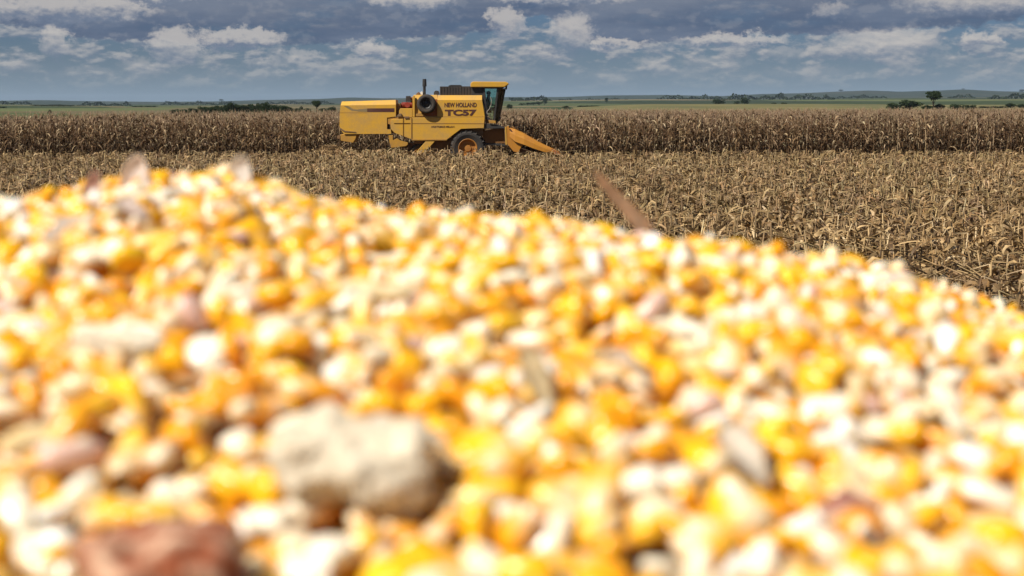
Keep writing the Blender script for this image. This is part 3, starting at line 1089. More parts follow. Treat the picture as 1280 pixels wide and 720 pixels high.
def wedge_top(bm, zx0, zx1, zyb, zyt, y0, y1, ins, slope=0.0, plane=HY, endin=0.0):
    a0, a1 = Z(zx0, zyb, plane), Z(zx1, zyb, plane)
    b0, b1 = Z(zx0 + endin * 4, zyt, plane), Z(zx1 - endin * 2, zyt - slope, plane)
    lo = [bm.verts.new(v) for v in ((a0.x, y0, a0.z), (a1.x, y0, a1.z), (a1.x, y1, a1.z), (a0.x, y1, a0.z))]
    hi = [bm.verts.new(v) for v in ((b0.x, y0 + ins, b0.z), (b1.x, y0 + ins, b1.z), (b1.x, y1 - ins, b1.z), (b0.x, y1 - ins, b0.z))]
    bm.faces.new(hi)
    for i in range(4):
        bm.faces.new((lo[i], lo[(i + 1) % 4], hi[(i + 1) % 4], hi[i]))


def cyl_bm(bm, c, axis, r, length, seg=24, r2=None):
    q = Vector(axis).to_track_quat('Z', 'Y').to_matrix().to_4x4()
    bmesh.ops.create_cone(bm, cap_ends=True, segments=seg, radius1=r, radius2=r if r2 is None else r2, depth=length,
                          matrix=Matrix.Translation(c) @ q)


def lathe_y(bm, c, prof, seg=40):
    """prof: (radius, y offset) revolved about the Y axis through c"""
    rings = []
    for r, y in prof:
        rings.append([bm.verts.new((c[0] + r * math.cos(2 * math.pi * i / seg), c[1] + y, c[2] + r * math.sin(2 * math.pi * i / seg))) for i in range(seg)])
    for a, b in zip(rings[:-1], rings[1:]):
        for i in range(seg):
            bm.faces.new((a[i], a[(i + 1) % seg], b[(i + 1) % seg], b[i]))
    return rings


# straw hood at the tail
HYB = HY + 1.62
bm = bmesh.new()
prism_bm(bm, [(103, 207), (379, 203), (379, 262), (335, 268), (335, 326), (354, 327), (356, 349), (120, 350), (104, 330), (97, 308), (99, 245)], HY, HYB, bev=0.0)
wedge_top(bm, 103, 379, 206.5, 187.5, HY, HYB, 0.16, 8, endin=1.0)
hood = fin(bm, 'straw_hood', M_YEL, HARV)
part('stripe', [(236, 222), (372, 221), (372, 240), (236, 240)], HY - 0.006, HY, M_DECAL, hood, 0)
part('stripe', [(190, 226), (236, 222.5), (236, 239.5), (190, 238)], HY - 0.004, HY, M_GREYD, hood, 0)
part('swoosh', [(118, 209), (140, 209), (168, 226), (190, 228), (190, 237), (160, 234), (135, 220)], HY - 0.004, HY, M_GREYD, hood, 0)
part('seam', [(99, 243), (236, 243), (236, 245), (99, 245)], HY - 0.003, HY, M_LINE, hood, 0)
part('latch', [(100, 318), (125, 334), (180, 339), (180, 343), (122, 339), (100, 325)], HY - 0.02, HY, M_BRN, hood, 0)
part('spreader_shield', [(102, 352), (184, 352), (176, 374), (165, 394), (103, 384)], HY + 0.05, HYB - 0.05, M_YELD)
part('tail_lamp', [(84, 358), (98, 359), (98, 376), (82, 374)], HY + 0.22, HY + 0.42, M_BRN)
# steps and panels between hood and body
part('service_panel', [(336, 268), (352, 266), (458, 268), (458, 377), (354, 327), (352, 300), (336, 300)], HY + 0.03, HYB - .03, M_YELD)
part('side_door', [(356, 277), (457, 272), (457, 376), (374, 345), (354, 325), (354, 290)], HY - 0.035, HY + 0.028, M_YEL)
part('seam', [(415, 268), (418.5, 268), (418.5, 361), (415, 360)], HY - 0.042, HY - 0.036, M_LINE)
part('seam', [(370, 295), (452, 295), (452, 298), (370, 298)], HY - 0.040, HY - 0.036, M_LINE)
part('rear_bulkhead', [(382, 200), (400, 196), (400, 264), (382, 262)], HY + 0.30, HYB - .2, M_BRN)
part('engine_plinth', [(401, 222), (461, 222), (461, 267), (395, 266), (395, 235)], HY + 0.02, HYB - .1, M_YEL)
part('hose', [(384, 262), (396, 247), (408, 247), (408, 263)], HY - 0.06, HY + 0.01, M_BRN)
part('door_hinge', [(416, 262), (447, 262), (447, 272), (426, 274)], HY - 0.07, HY - 0.01, M_BRN)
# engine in the open bay
bm = bmesh.new()
p = Z(436, 204, HY + .5)
cyl_bm(bm, p, (1, 0.15, 0), 0.115, 0.42, 20)
cyl_bm(bm, p + Vector((0.02, -0.12, 0.0)), (0, 1, 0), 0.125, 0.22, 20)
p2 = Z(412, 207, HY + .5)
cyl_bm(bm, p2, (0.3, 0, 1), 0.07, 0.25, 14)
prism_bm(bm, [(404, 196), (462, 190), (462, 221.5), (408, 221.5)], HY + 0.55, HY + 1.1)
eng = fin(bm, 'engine', M_RED, HARV, False)
part('air_filter', [(426, 160), (447, 159), (449, 183), (462, 180), (462, 160), (463, 188), (424, 188)][:4] + [(449, 188), (424, 188)], HY + 0.45, HY + 0.8, M_BLK)
part('radiator_box', [(450, 165), (464, 165), (464, 220), (450, 220)], HY + 0.6, HY + 1.2, M_RUST_SHADOW)
# main upper panel: bevelled top, opening with the spare wheel on the left
bm = bmesh.new()
prism_bm(bm, [(587, 181), (810, 181), (824, 265), (587, 265)], HY, HYB)
wedge_top(bm, 587, 810, 180.5, 156, HY, HYB, 0.13, 0, endin=0.0)
upper = fin(bm, 'grain_tank', M_YEL, HARV)
bm = bmesh.new()
prism_bm(bm, [(463, 180), (586.5, 180), (586.5, 265), (463, 265)], HY + 0.10, HYB)
wedge_top(bm, 463, 586.5, 179.5, 154, HY + 0.10, HYB, 0.10, 0, endin=1.2)
fin(bm, 'engine_cowl', M_YEL, HARV)
part('cowl_post', [(463, 160), (474, 158), (474, 265), (463, 265)], HY - 0.01, HY + 0.098, M_YEL)
part('wheel_bracket', [(480, 250), (508, 242), (530, 262), (480, 262)], HY + 0.0, HY + 0.098, M_YELD)
part('seam', [(589, 263.5), (823, 263.5), (823.5, 266), (589, 266)], HY - 0.004, HY - 0.0005, M_LINE, upper, 0)
# lower side panel with cut-away over the front wheel
low = part('side_panel', [(459, 267), (824, 267), (819, 321), (705, 322), (670, 350), (634, 379), (459, 379)], HY - 0.03, HYB + .03, M_YEL)
part('seam', [(462, 295.5), (821, 296.5), (821, 300), (462, 299)], HY - 0.036, HY - 0.031, M_LINE, low, 0)
part('seam', [(456.5, 268), (460, 268), (460, 378), (456.5, 378)], HY - 0.05, HY - 0.031, M_LINE, low, 0)
part('lower_rim', [(459, 376), (634, 376), (634, 381.5), (459, 381.5)], HY - 0.045, HY - 0.031, M_YELD, low, 0)


def lettering(body, px0, px1, py0, py1, bold, parent, name='lettering', mat=M_DECAL, Yp=HY - 0.002):
    cu = bpy.data.curves.new(name, 'FONT')
    cu.body = body
    cu.size = 1.0
    cu.offset = bold
    cu.extrude = 0.004
    ob = bpy.data.objects.new(name, cu)
    COL.objects.link(ob)
    bpy.context.view_layer.update()
    dg = bpy.context.evaluated_depsgraph_get()
    me = bpy.data.meshes.new_from_object(ob.evaluated_get(dg))
    bpy.data.objects.remove(ob)
    v = np.zeros(len(me.vertices) * 3, dtype=np.float32)
    me.vertices.foreach_get('co', v)
    v = v.reshape(-1, 3)
    a, b = at(px0, py1, Yp), at(px1, py0, Yp)
    lo, hi = v.min(0), v.max(0)
    out = np.zeros_like(v)
    out[:, 0] = a.x + (v[:, 0] - lo[0]) / (hi[0] - lo[0]) * (b.x - a.x)
    out[:, 2] = a.z + (v[:, 1] - lo[1]) / (hi[1] - lo[1]) * (b.z - a.z)
    out[:, 1] = Yp - 0.004 - v[:, 2] * 0.9
    me.vertices.foreach_set('co', out.ravel())
    me.update()
    me.materials.clear()
    return link(name, me, mat, parent)


lettering('NEW HOLLAND', 555.6, 595.8, 128.2, 134.0, 0.03, upper)
lettering('TC57', 556, 595.6, 136.9, 144.9, 0.05, upper)
lettering('HORTOMAIS MILLAN', 539.2, 567.8, 157.2, 159.6, 0.01, low, Yp=HY - 0.033)


# wheels
def big_wheel(c, r, wid, name='front_wheel', lugs=True):
    w = empty(name)
    w.parent = HARV
    w.location = Vector(c) - Vector(HARV.location)
    bm = bmesh.new()
    s_ = 0.56
    prof = [(r * s_, -wid * .42), (r * .78, -wid * .52), (r * .90, -wid * .50), (r * .955, -wid * .40), (r * .965, 0), (r * .955, wid * .40), (r * .90, wid * .50), (r * .78, wid * .52), (r * s_, wid * .42)]
    lathe_y(bm, c, prof)
    if lugs:
        nl = 20
        for i in range(nl):
            for sgn in (-1, 1):
                a = 2 * math.pi * (i + (0.5 if sgn > 0 else 0)) / nl
                m = Matrix.Translation(c) @ Matrix.Rotation(-a, 4, 'Y') @ Matrix.Translation((r * .955, sgn * wid * .26, 0)) @ Matrix.Rotation(sgn * 0.6, 4, 'X')
                bmesh.ops.create_cube(bm, size=1.0, matrix=m @ Matrix.Diagonal((r * .10, wid * .52, r * .075, 1)))
    fin(bm, 'tyre', M_TYRE, w)
    bm = bmesh.new()
    lathe_y(bm, c, [(r * .57, -wid * .40), (r * .53, -wid * .43), (r * .49, -wid * .40), (r * .46, -wid * .20), (r * .40, -wid * .15), (r * .20, -wid * .15), (r * .18, -wid * .24), (0.001, -wid * .25)])
    lathe_y(bm, c, [(r * .57, wid * .40), (r * .50, wid * .43), (r * .46, wid * .10), (r * .2, wid * .08), (0.001, wid * .1)])
    for i in range(8):
        a = i * math.pi / 4
        cyl_bm(bm, (c[0] + r * .28 * math.cos(a), c[1] - wid * .165, c[2] + r * .28 * math.sin(a)), (0, 1, 0), r * .025, .04, 8)
    fin(bm, 'rim', M_RIM, w)
    return w


fw = Z(739, 424, HY - 0.1)
big_wheel((fw.x, HY + 0.10, 0.80), 0.80, 0.58)
big_wheel((fw.x, HY + 1.52, 0.80), 0.80, 0.58)
rw = Z(500, 425, HY)
big_wheel((rw.x - .05, HY + 0.42, 0.50), 0.50, 0.36, 'rear_wheel')
big_wheel((rw.x - .05, HY + 1.28, 0.50), 0.50, 0.36, 'rear_wheel')
# spare wheel on the flank
sw = Z(533, 200, HY - .1)
w = empty('spare_wheel'); w.parent = HARV; w.location = Vector((sw.x, HY, sw.z)) - Vector(HARV.location)
bm = bmesh.new()
r = 0.445
c = (sw.x, HY - 0.10, sw.z)
lathe_y(bm, c, [(r * .55, .16), (r * .8, .19), (r * .95, .14), (r, .05), (r, -.05), (r * .94, -.14), (r * .78, -.18), (r * .60, -.15), (r * .52, -.10)])
fin(bm, 'tyre', M_TYRE, w, True)
bm = bmesh.new()
lathe_y(bm, c, [(r * .54, -.11), (r * .50, -.13), (r * .47, -.08), (r * .44, -.01), (r * .25, .0), (r * .22, -.03), (0.001, -.03)])
fin(bm, 'rim', M_BLK, w, True)
part('wheel_shadow_sheet', [(508, 176), (585, 176), (585, 262), (508, 262)], HY + 0.085, HY + 0.0985, M_RUST_SHADOW, HARV, 0)  # thin dark sheet painting the shadow the spare wheel casts on the cowl

# exhaust, tank extension, small things on the roof
bm = bmesh.new()
e0, e1, e2, e3 = Z(522, 152, HY + .5), Z(522, 112, HY + .5), Z(522, 108, HY + .5), Z(523, 75, HY + .5)
cyl_bm(bm, (e0 + e1) / 2, (0, 0, 1), 0.065, (e1 - e0).length + .05, 16)
fin(bm, 'exhaust_pipe', M_BLK, HARV)
bm = bmesh.new()
cyl_bm(bm, (e1 + e3) / 2, (0, 0, 1), 0.10, (e3 - e1).length, 18, 0.085)
fin(bm, 'exhaust_muffler', M_BLK, HARV)
for poly, mt, nm in (([(478, 148), (490, 139), (500, 146), (500, 154), (478, 154)], M_BRN, 'filler_cap'), ([(500, 140), (508, 136), (512, 142), (512, 153), (500, 153)], M_LAMP, 'clearance_lamp'),
                     ([(568, 138), (576, 132), (590, 134), (594, 146), (594, 153.5), (566, 153.5)], M_BLK, 'oil_cooler')):
    part(nm, poly, HY + .35, HY + .6, mt)
bm = bmesh.new()
prism_bm(bm, [(598, 112), (757, 111), (757, 155), (597, 155)], HY + 0.25, HYB - .12)
ext = fin(bm, 'tank_extension', M_TANK, HARV)
for k in range(11):
    x0 = 603 + k * 14.2
    part('rib', [(x0, 113.5), (x0 + 3.5, 113.5), (x0 + 3.5, 154), (x0, 154)], HY + 0.225, HY + 0.249, M_BLK, ext, 0)
part('tank_lid', [(640, 108), (652, 104), (700, 104), (706, 108), (706, 110.8), (640, 110.8)], HY + 0.3, HYB - .3, M_BLK)

# cab
CY0, CY1 = HY + 0.10, HY + 1.52
cab = empty('cab'); cab.parent = HARV; cab.location = Vector((Z(830, 260).x, HY + .8, Z(830, 280).z)) - Vector(HARV.location)
bm = bmesh.new()
prism_bm(bm, [(752, 101), (757, 91), (766, 87.5), (928, 88.5), (942, 95), (944, 100), (922, 115.5), (753, 115.5)], CY0 - .12, CY1 + .12, bev=0.03)
fin(bm, 'roof', M_YEL, cab)
part('roof_lining', [(760, 116), (920, 116), (912, 122), (762, 122)], CY0 + .02, CY1 - .02, M_BLK, cab, 0)
part('rear_wall', [(757, 122), (822, 122), (836, 262), (827, 264), (812, 158), (757, 158)], CY0 + .03, CY1 - .03, M_BLK, cab, 0)
for y0 in (CY0, CY1 - .07):
    part('door_post', [(815, 122), (822, 122), (838, 262), (828, 262)], y0, y0 + .07, M_BLK, cab, 0)
    part('front_post', [(884, 121), (893, 121), (874, 288), (864, 288)], y0, y0 + .07, M_BLK, cab, 0)
    part('sill', [(828, 263), (867, 284), (874, 288.5), (862, 292), (826, 272)], y0, y0 + .07, M_BLK, cab, 0)
    part('side_window', [(823, 123), (884, 123), (864.5, 283), (839, 262)], y0 + .025, y0 + .04, M_GLASS, cab, 0)
# windscreen: bowed forward pane
bm = bmesh.new()
nr = 7
rows = []
for zt in range(6):
    f = zt / 5.0
    za = 121 + (287 - 121) * f
    xa = 890 + (870 - 890) * f
    fr = 927 + (893 - 927) * f
    ring = []
    for i in range(nr):
        u = i / (nr - 1) * 2 - 1
        bulge = (1 - u * u)
        zx = xa + (fr - xa) * bulge ** 0.5
        q = Z(zx, za)
        ring.append(bm.verts.new((q.x, CY0 + (CY1 - CY0) * (i / (nr - 1)), q.z)))
    rows.append(ring)
for a, b in zip(rows[:-1], rows[1:]):
    for i in range(nr - 1):
        bm.faces.new((a[i], a[i + 1], b[i + 1], b[i]))
fin(bm, 'windscreen', M_GLASS, cab, True)
bm = bmesh.new()                                     # slim rubber edge of the windscreen
for q0, q1 in ((Z(927, 119), Z(894, 288)),):
    for yy_ in (CY0 + .45, CY1 - .45):
        a = Vector((q0.x, yy_, q0.z)); b = Vector((q1.x, yy_, q1.z))
        cyl_bm(bm, (a + b) / 2, b - a, 0.022, (b - a).length, 8)
fin(bm, 'windscreen_bar', M_BLK, cab)
part('cab_floor', [(828, 270), (892, 289), (890, 299), (826, 296)], CY0 + .08, CY1 - .08, M_BRN, cab, 0)
part('footplate', [(842, 280), (878, 284), (880, 297), (846, 296)], CY0 - .12, CY0 + .06, M_YELD, cab)
part('work_lamp', [(926, 114), (937, 106), (935, 126), (931, 130)], CY0 - .05, CY0 + .1, M_BLK, cab)
part('seat', [(808, 165), (822, 165), (834, 226), (858, 228), (858, 244), (836, 246), (824, 240)], HY + .5, HY + 1.1, M_BLK, cab)
bm = bmesh.new()
s0, s1 = Z(872, 270, HY + .8), Z(866, 218, HY + .8)
s0.y = s1.y = HY + .8
cyl_bm(bm, (s0 + s1) / 2, s1 - s0, 0.03, (s1 - s0).length, 8)
bmesh.ops.create_circle(bm, cap_ends=False, segments=4, radius=.01, matrix=Matrix.Translation(s1))
ring = []
axis = Vector((-0.45, 0, 0.9)).normalized(); ex = axis.orthogonal().normalized(); ey = axis.cross(ex)
for i in range(20):
    a0, a1 = 2 * math.pi * i / 20, 2 * math.pi * (i + 1) / 20
    pa = s1 + (ex * math.cos(a0) + ey * math.sin(a0)) * .2
    pb = s1 + (ex * math.cos(a1) + ey * math.sin(a1)) * .2
    cyl_bm(bm, (pa + pb) / 2, pb - pa, 0.018, (pb - pa).length * 1.15, 6)
fin(bm, 'steering_wheel', M_BLK, cab)
bm = bmesh.new()                                    # pale bent grab rail outside the door
rail = [(842, 250), (834, 240), (840, 228), (852, 222), (846, 246), (850, 225), (860, 190), (862, 170)]
pp = [Z(*q) for q in [(842, 252), (835, 246), (836, 236), (846, 226), (855, 205), (858, 180), (852, 165)]]
for a, b in zip(pp[:-1], pp[1:]):
    a = Vector((a.x, CY0 - .10, a.z)); b = Vector((b.x, CY0 - .10, b.z))
    cyl_bm(bm, (a + b) / 2, b - a, 0.013, (b - a).length * 1.1, 8)
fin(bm, 'grab_rail', M_RAIL, cab)

# underbody
part('chassis', [(470, 380), (640, 380), (700, 324), (815, 324), (815, 360), (700, 372), (650, 440), (560, 440), (540, 400), (470, 398)], HY + 0.25, HYB - .25, M_BRN)
part('front_axle', [(640, 382), (672, 352), (700, 330), (820, 326), (822, 345), (700, 352), (665, 385), (640, 440), (590, 440), (590, 388)], HY + 0.40, HYB - .40, M_DUST_SHADE)
part('cleaning_shoe', [(576, 384), (660, 384), (655, 440), (572, 440)], HY + .2, HYB - .2, M_DUST_SHADE)
part('rear_axle', [(342, 357), (365, 356), (362, 384), (384, 372), (402, 384), (438, 392), (440, 402), (430, 411), (356, 420), (347, 390)], HY + 0.02, HY + .4, M_YELD)
part('rear_crossbeam', [(380, 392), (470, 398), (470, 420), (380, 420)], HY + 0.45, HYB - .1, M_BRN)
part('side_chute', [(530, 385), (576, 385), (545, 418), (515, 448), (474, 448)], HY - 0.02, HY + .22, M_YEL)
part('rear_shield', [(445, 398), (520, 386), (470, 444), (430, 444)], HY + .35, HYB - .35, M_BRN)
# feeder house and maize header
part('feeder_house', [(812, 338), (868, 325), (930, 322), (930, 398), (832, 396), (812, 372)], HY + 0.35, HYB - .35, M_DUST_SHADE)
part('hydraulic_ram', [(800, 392), (930, 402), (930, 412), (800, 404)], HY + 0.35, HY + .5, M_BLK)
part('platform', [(822, 300), (890, 304), (922, 322), (822, 324)], HY + 0.05, HYB - .05, M_BLK)
HD0, HD1 = HY - 0.35, HY + 4.6
head = empty('maize_header'); head.parent = HARV; head.location = Vector((Z(950, 440).x, HY + 2, 0.4)) - Vector(HARV.location)
part('back_frame', [(922, 330), (936, 326), (940, 404), (926, 404)], HD0 + .12, HD1 - .1, M_BRN, head)
part('end_plate', [(931, 319), (945, 318), (978, 356), (1014, 402), (990, 441), (968, 437), (936, 398)], HD0, HD0 + .07, M_ORG, head, 0.01)
part('end_plate', [(931, 319), (945, 318), (978, 356), (1014, 402), (990, 441), (968, 437), (936, 398)], HD1 - .07, HD1, M_ORG, head, 0.01)
part('post', [(925, 314), (931.5, 314), (934, 402), (928, 402)], HD0 - .02, HD0 + .05, M_YEL, head, 0)
part('emblem', [(972, 386), (979, 371), (985, 380), (990, 390), (984, 393), (978, 388)], HD0 - .008, HD0 - .001, M_DECAL, head, 0)
part('seam', [(946, 326), (951, 322), (1016, 396), (1013, 402)], HD0 - .012, HD0 - .0015, M_DECAL, head, 0)
bm = bmesh.new()
cyl_bm(bm, (Z(970, 400).x, (HD0 + HD1) / 2, Z(970, 404).z), (0, 1, 0), 0.2, HD1 - HD0 - .3, 16)
fin(bm, 'auger', M_RUST_SHADOW, head)
part('row_deck', [(960, 408), (1060, 440), (1060, 452), (960, 440)], HD0 + .2, HD1 - .2, M_BRN, head, 0)


def snout(yc, wid, mat, rise=0.0):
    """a pointed half-round crop divider, high at the back and drawn to a tip"""
    secs = [(948, 318, 372, .55), (975, 324, 398, .8), (1020, 347, 412, 1.0), (1070, 376, 430, .95), (1120, 403, 444, .75), (1165, 424, 450, .45), (1198, 441, 452, .10)]
    bm = bmesh.new()
    rings = []
    for zx, zt, zb, k in secs:
        t_, b_ = Z(zx, zt), Z(zx, zb)
        ring = []
        for i in range(9):
            a = math.pi * i / 8
            ring.append(bm.verts.new((t_.x, yc - math.cos(a) * wid * .5 * k, b_.z + rise + (t_.z - b_.z) * (0.15 + 0.85 * math.sin(a) ** .7))))
        rings.append(ring)
    for a, b in zip(rings[:-1], rings[1:]):
        for i in range(8):
            bm.faces.new((a[i], a[i + 1], b[i + 1], b[i]))
    bm.faces.new(rings[0][::-1]); bm.faces.new(rings[-1])
    sn = fin(bm, 'snout', mat, head, False)
    bm = bmesh.new()
    a, b = Z(1130, 418), Z(1205, 447)
    prism_bm(bm, [(1135, 430), (1160, 423), (1200, 443), (1198, 452), (1150, 449)], yc - wid * .20, yc + wid * .20)
    fin(bm, 'tip', M_RUST_SHADOW, sn)


for k in range(5):
    snout(HD0 + .12 + k * 1.1, 0.5, M_ORG, 0.0)


# the driver, seated in the cab
def driver():
    pel = Z(838, 226, HY + .8); pel.y = HY + .8
    o3 = lambda dx, dy, dz: (pel.x + dx, pel.y + dy, pel.z + dz)
    J = {'pelvis': (o3(0, 0, 0.02), .15), 'waist': (o3(-.02, 0, .18), .14), 'chest': (o3(.0, 0, .40), .165), 'neck': (o3(.03, 0, .56), .065), 'jaw': (o3(.06, 0, .64), .085), 'crown': (o3(.06, 0, .76), .095)}
    E = [('pelvis', 'waist'), ('waist', 'chest'), ('chest', 'neck'), ('neck', 'jaw'), ('jaw', 'crown')]
    for s_, nm in ((-1, 'r'), (1, 'l')):
        J['sh' + nm] = (o3(.0, s_ * .19, .46), .065); J['el' + nm] = (o3(.14, s_ * .25, .22), .048); J['wr' + nm] = (o3(.34, s_ * .17, .16), .034)
        J['hd' + nm] = (o3(.42, s_ * .15, .17), .036)
        J['hip' + nm] = (o3(.03, s_ * .10, .0), .10); J['kn' + nm] = (o3(.44, s_ * .14, .02), .07); J['an' + nm] = (o3(.50, s_ * .14, -.38), .045); J['ft' + nm] = (o3(.64, s_ * .14, -.42), .04)
        E += [('chest', 'sh' + nm), ('sh' + nm, 'el' + nm), ('el' + nm, 'wr' + nm), ('wr' + nm, 'hd' + nm), ('pelvis', 'hip' + nm), ('hip' + nm, 'kn' + nm), ('kn' + nm, 'an' + nm), ('an' + nm, 'ft' + nm)]
    names = list(J)
    me = bpy.data.meshes.new('person')
    me.from_pydata([J[k_][0] for k_ in names], [(names.index(a), names.index(b)) for a, b in E], [])
    ob = bpy.data.objects.new('tmp', me)
    COL.objects.link(ob)
    md = ob.modifiers.new('skin', 'SKIN')
    sv = me.skin_vertices[0].data
    for i, k_ in enumerate(names):
        sv[i].radius = (J[k_][1],) * 2
        sv[i].use_root = (k_ == 'pelvis')
    ob.modifiers.new('sub', 'SUBSURF').levels = 2
    bpy.context.view_layer.update()
    dg = bpy.context.evaluated_depsgraph_get()
    m2 = bpy.data.meshes.new_from_object(ob.evaluated_get(dg))
    bpy.data.objects.remove(ob)
    m2.materials.clear()
    m2.materials.append(M_CLOTH); m2.materials.append(M_SKIN)
    for p_ in m2.polygons:
        z = p_.center.z - pel.z
        x = p_.center.x - pel.x
        if z > .55 or (x > .32 and .05 < z < .30):
            p_.material_index = 1
        p_.use_smooth = True
    person = bpy.data.objects.new('person', m2)
    COL.objects.link(person)
    tag(person, 'dark seated driver at the wheel inside the harvester cab', 'person')
    bm = bmesh.new()
    bmesh.ops.create_uvsphere(bm, u_segments=16, v_segments=10, radius=.105, matrix=Matrix.Translation(o3(.045, 0, .755)) @ Matrix.Diagonal((1.08, .95, .8, 1)))
    hm = bpy.data.meshes.new('hair'); bm.to_mesh(hm); bm.free()
    hm.materials.append(M_HAIR)
    h = bpy.data.objects.new('hair', hm); COL.objects.link(h); h.parent = person


driver()


# ------------------------------------------------------------------ the pile of kernels
Q = 0.73                                               # overall size of the near part of the pile
S_C = 0.66 * Q                                             # distance of the crest


def pile_z(x, y):
    x = np.asarray(x, float); y = np.asarray(y, float)
    yc = np.maximum(y, 0.22 * Q)
    px = 640 + FPX * x / yc
    px = np.clip(px, -160, 1480)
    crest = np.interp(px, CRX, CRY) + np.interp(px, [0, 140, 480, 1280], [22, 14, 24, 22])
    dep = (crest - HORIZON - 0.0023 * (px - 640)) / FPX
    sc = S_C + 0.02 * np.sin(px / 170.0)
    k = (0.097 - dep * 0.27) * Q / (sc - 0.27 * Q) ** 2
    d = np.abs(y - sc)
    lim = np.where(y > sc, 0.32, 0.62)                     # then straight at the angle of repose
    s0 = lim / (2 * np.maximum(k, .05))
    q = np.where(d < s0, k * d * d, k * s0 * s0 + lim * (d - s0))
    # the tangent line only matters near; beyond the crest it flattens out
    z = CAM_H - dep * np.minimum(y, 1.2) - q
    ax = np.maximum(np.abs(x) - 0.55, 0)
    z = z - 0.5 * ax * ax / (ax + 0.25)
    return np.maximum(z, -0.02)


def lumps(x, y):
    return 0.0022 * np.sin(x * 210 + 2 * np.sin(y * 130)) * np.sin(y * 190 + 1.7 * np.sin(x * 140)) + 0.003 * np.sin(x * 61 + 1) * np.sin(y * 53 + 2)


def pile_pt(px, py):
    d = ray(px, py)
    t = 0.10
    while t < 1.2:
        p = CAMV + d * t
        if p.z < float(pile_z(p.x, p.y)) + 0.001:
            return p
        t += 0.0015
    return CAMV + d * (S_C / d.y)


# mound under the loose top layer
def make_mound():
    gy = np.concatenate((-np.geomspace(7, 0.05, 26), np.linspace(0.0, 1.05, 110), np.geomspace(1.1, 8.5, 26)))
    gx = np.concatenate((-np.geomspace(7, 0.62, 26), np.linspace(-0.6, 0.6, 120), np.geomspace(0.62, 7, 26)))
    X, Y_ = np.meshgrid(gx, gy, indexing='ij')
    Zz = pile_z(X, Y_) - 0.0045
    n, m_ = X.shape
    V = np.stack((X, Y_, Zz), -1).reshape(-1, 3)
    i = np.arange(n - 1)[:, None] * m_
    j = np.arange(m_ - 1)[None, :]
    q = np.stack((i + j, i + m_ + j, i + m_ + j + 1, i + j + 1), -1).reshape(-1, 4)
    me = np_mesh('corn_pile', V, q.ravel(), np.full(len(q), 4))
    m, nt, b = new_mat('deep_kernels')
    tc = nt.n('ShaderNodeTexCoord')
    vo = nt.n('ShaderNodeTexVoronoi'); vo.inputs['Scale'].default_value = 130
    nt.t.links.new(tc.outputs['Object'], vo.inputs['Vector'])
    sp_ = nt.n('ShaderNodeSeparateColor'); nt.t.links.new(vo.outputs['Color'], sp_.inputs[0])
    c = nt.ramp(sp_.outputs[0], [(0, (0.55, 0.24, 0.015)), (0.4, (0.66, 0.33, 0.03)), (0.62, (0.68, 0.56, 0.36)), (0.8, (0.72, 0.65, 0.5))], 'CONSTANT')
    nt.put(b.inputs['Base Color'], c)
    b.inputs['Roughness'].default_value = 0.5
    bp = nt.n('ShaderNodeBump'); bp.inputs['Distance'].default_value = 0.004
    nt.put(bp.inputs['Height'], nt.m('SUBTRACT', 1.0, vo.outputs['Distance']))
    nt.t.links.new(bp.outputs[0], b.inputs['Normal'])
    o = link('corn_pile', me, m)
    tag(o, 'heap of yellow and white maize kernels filling the foreground', 'corn pile', kind='stuff')
    return o


make_mound()


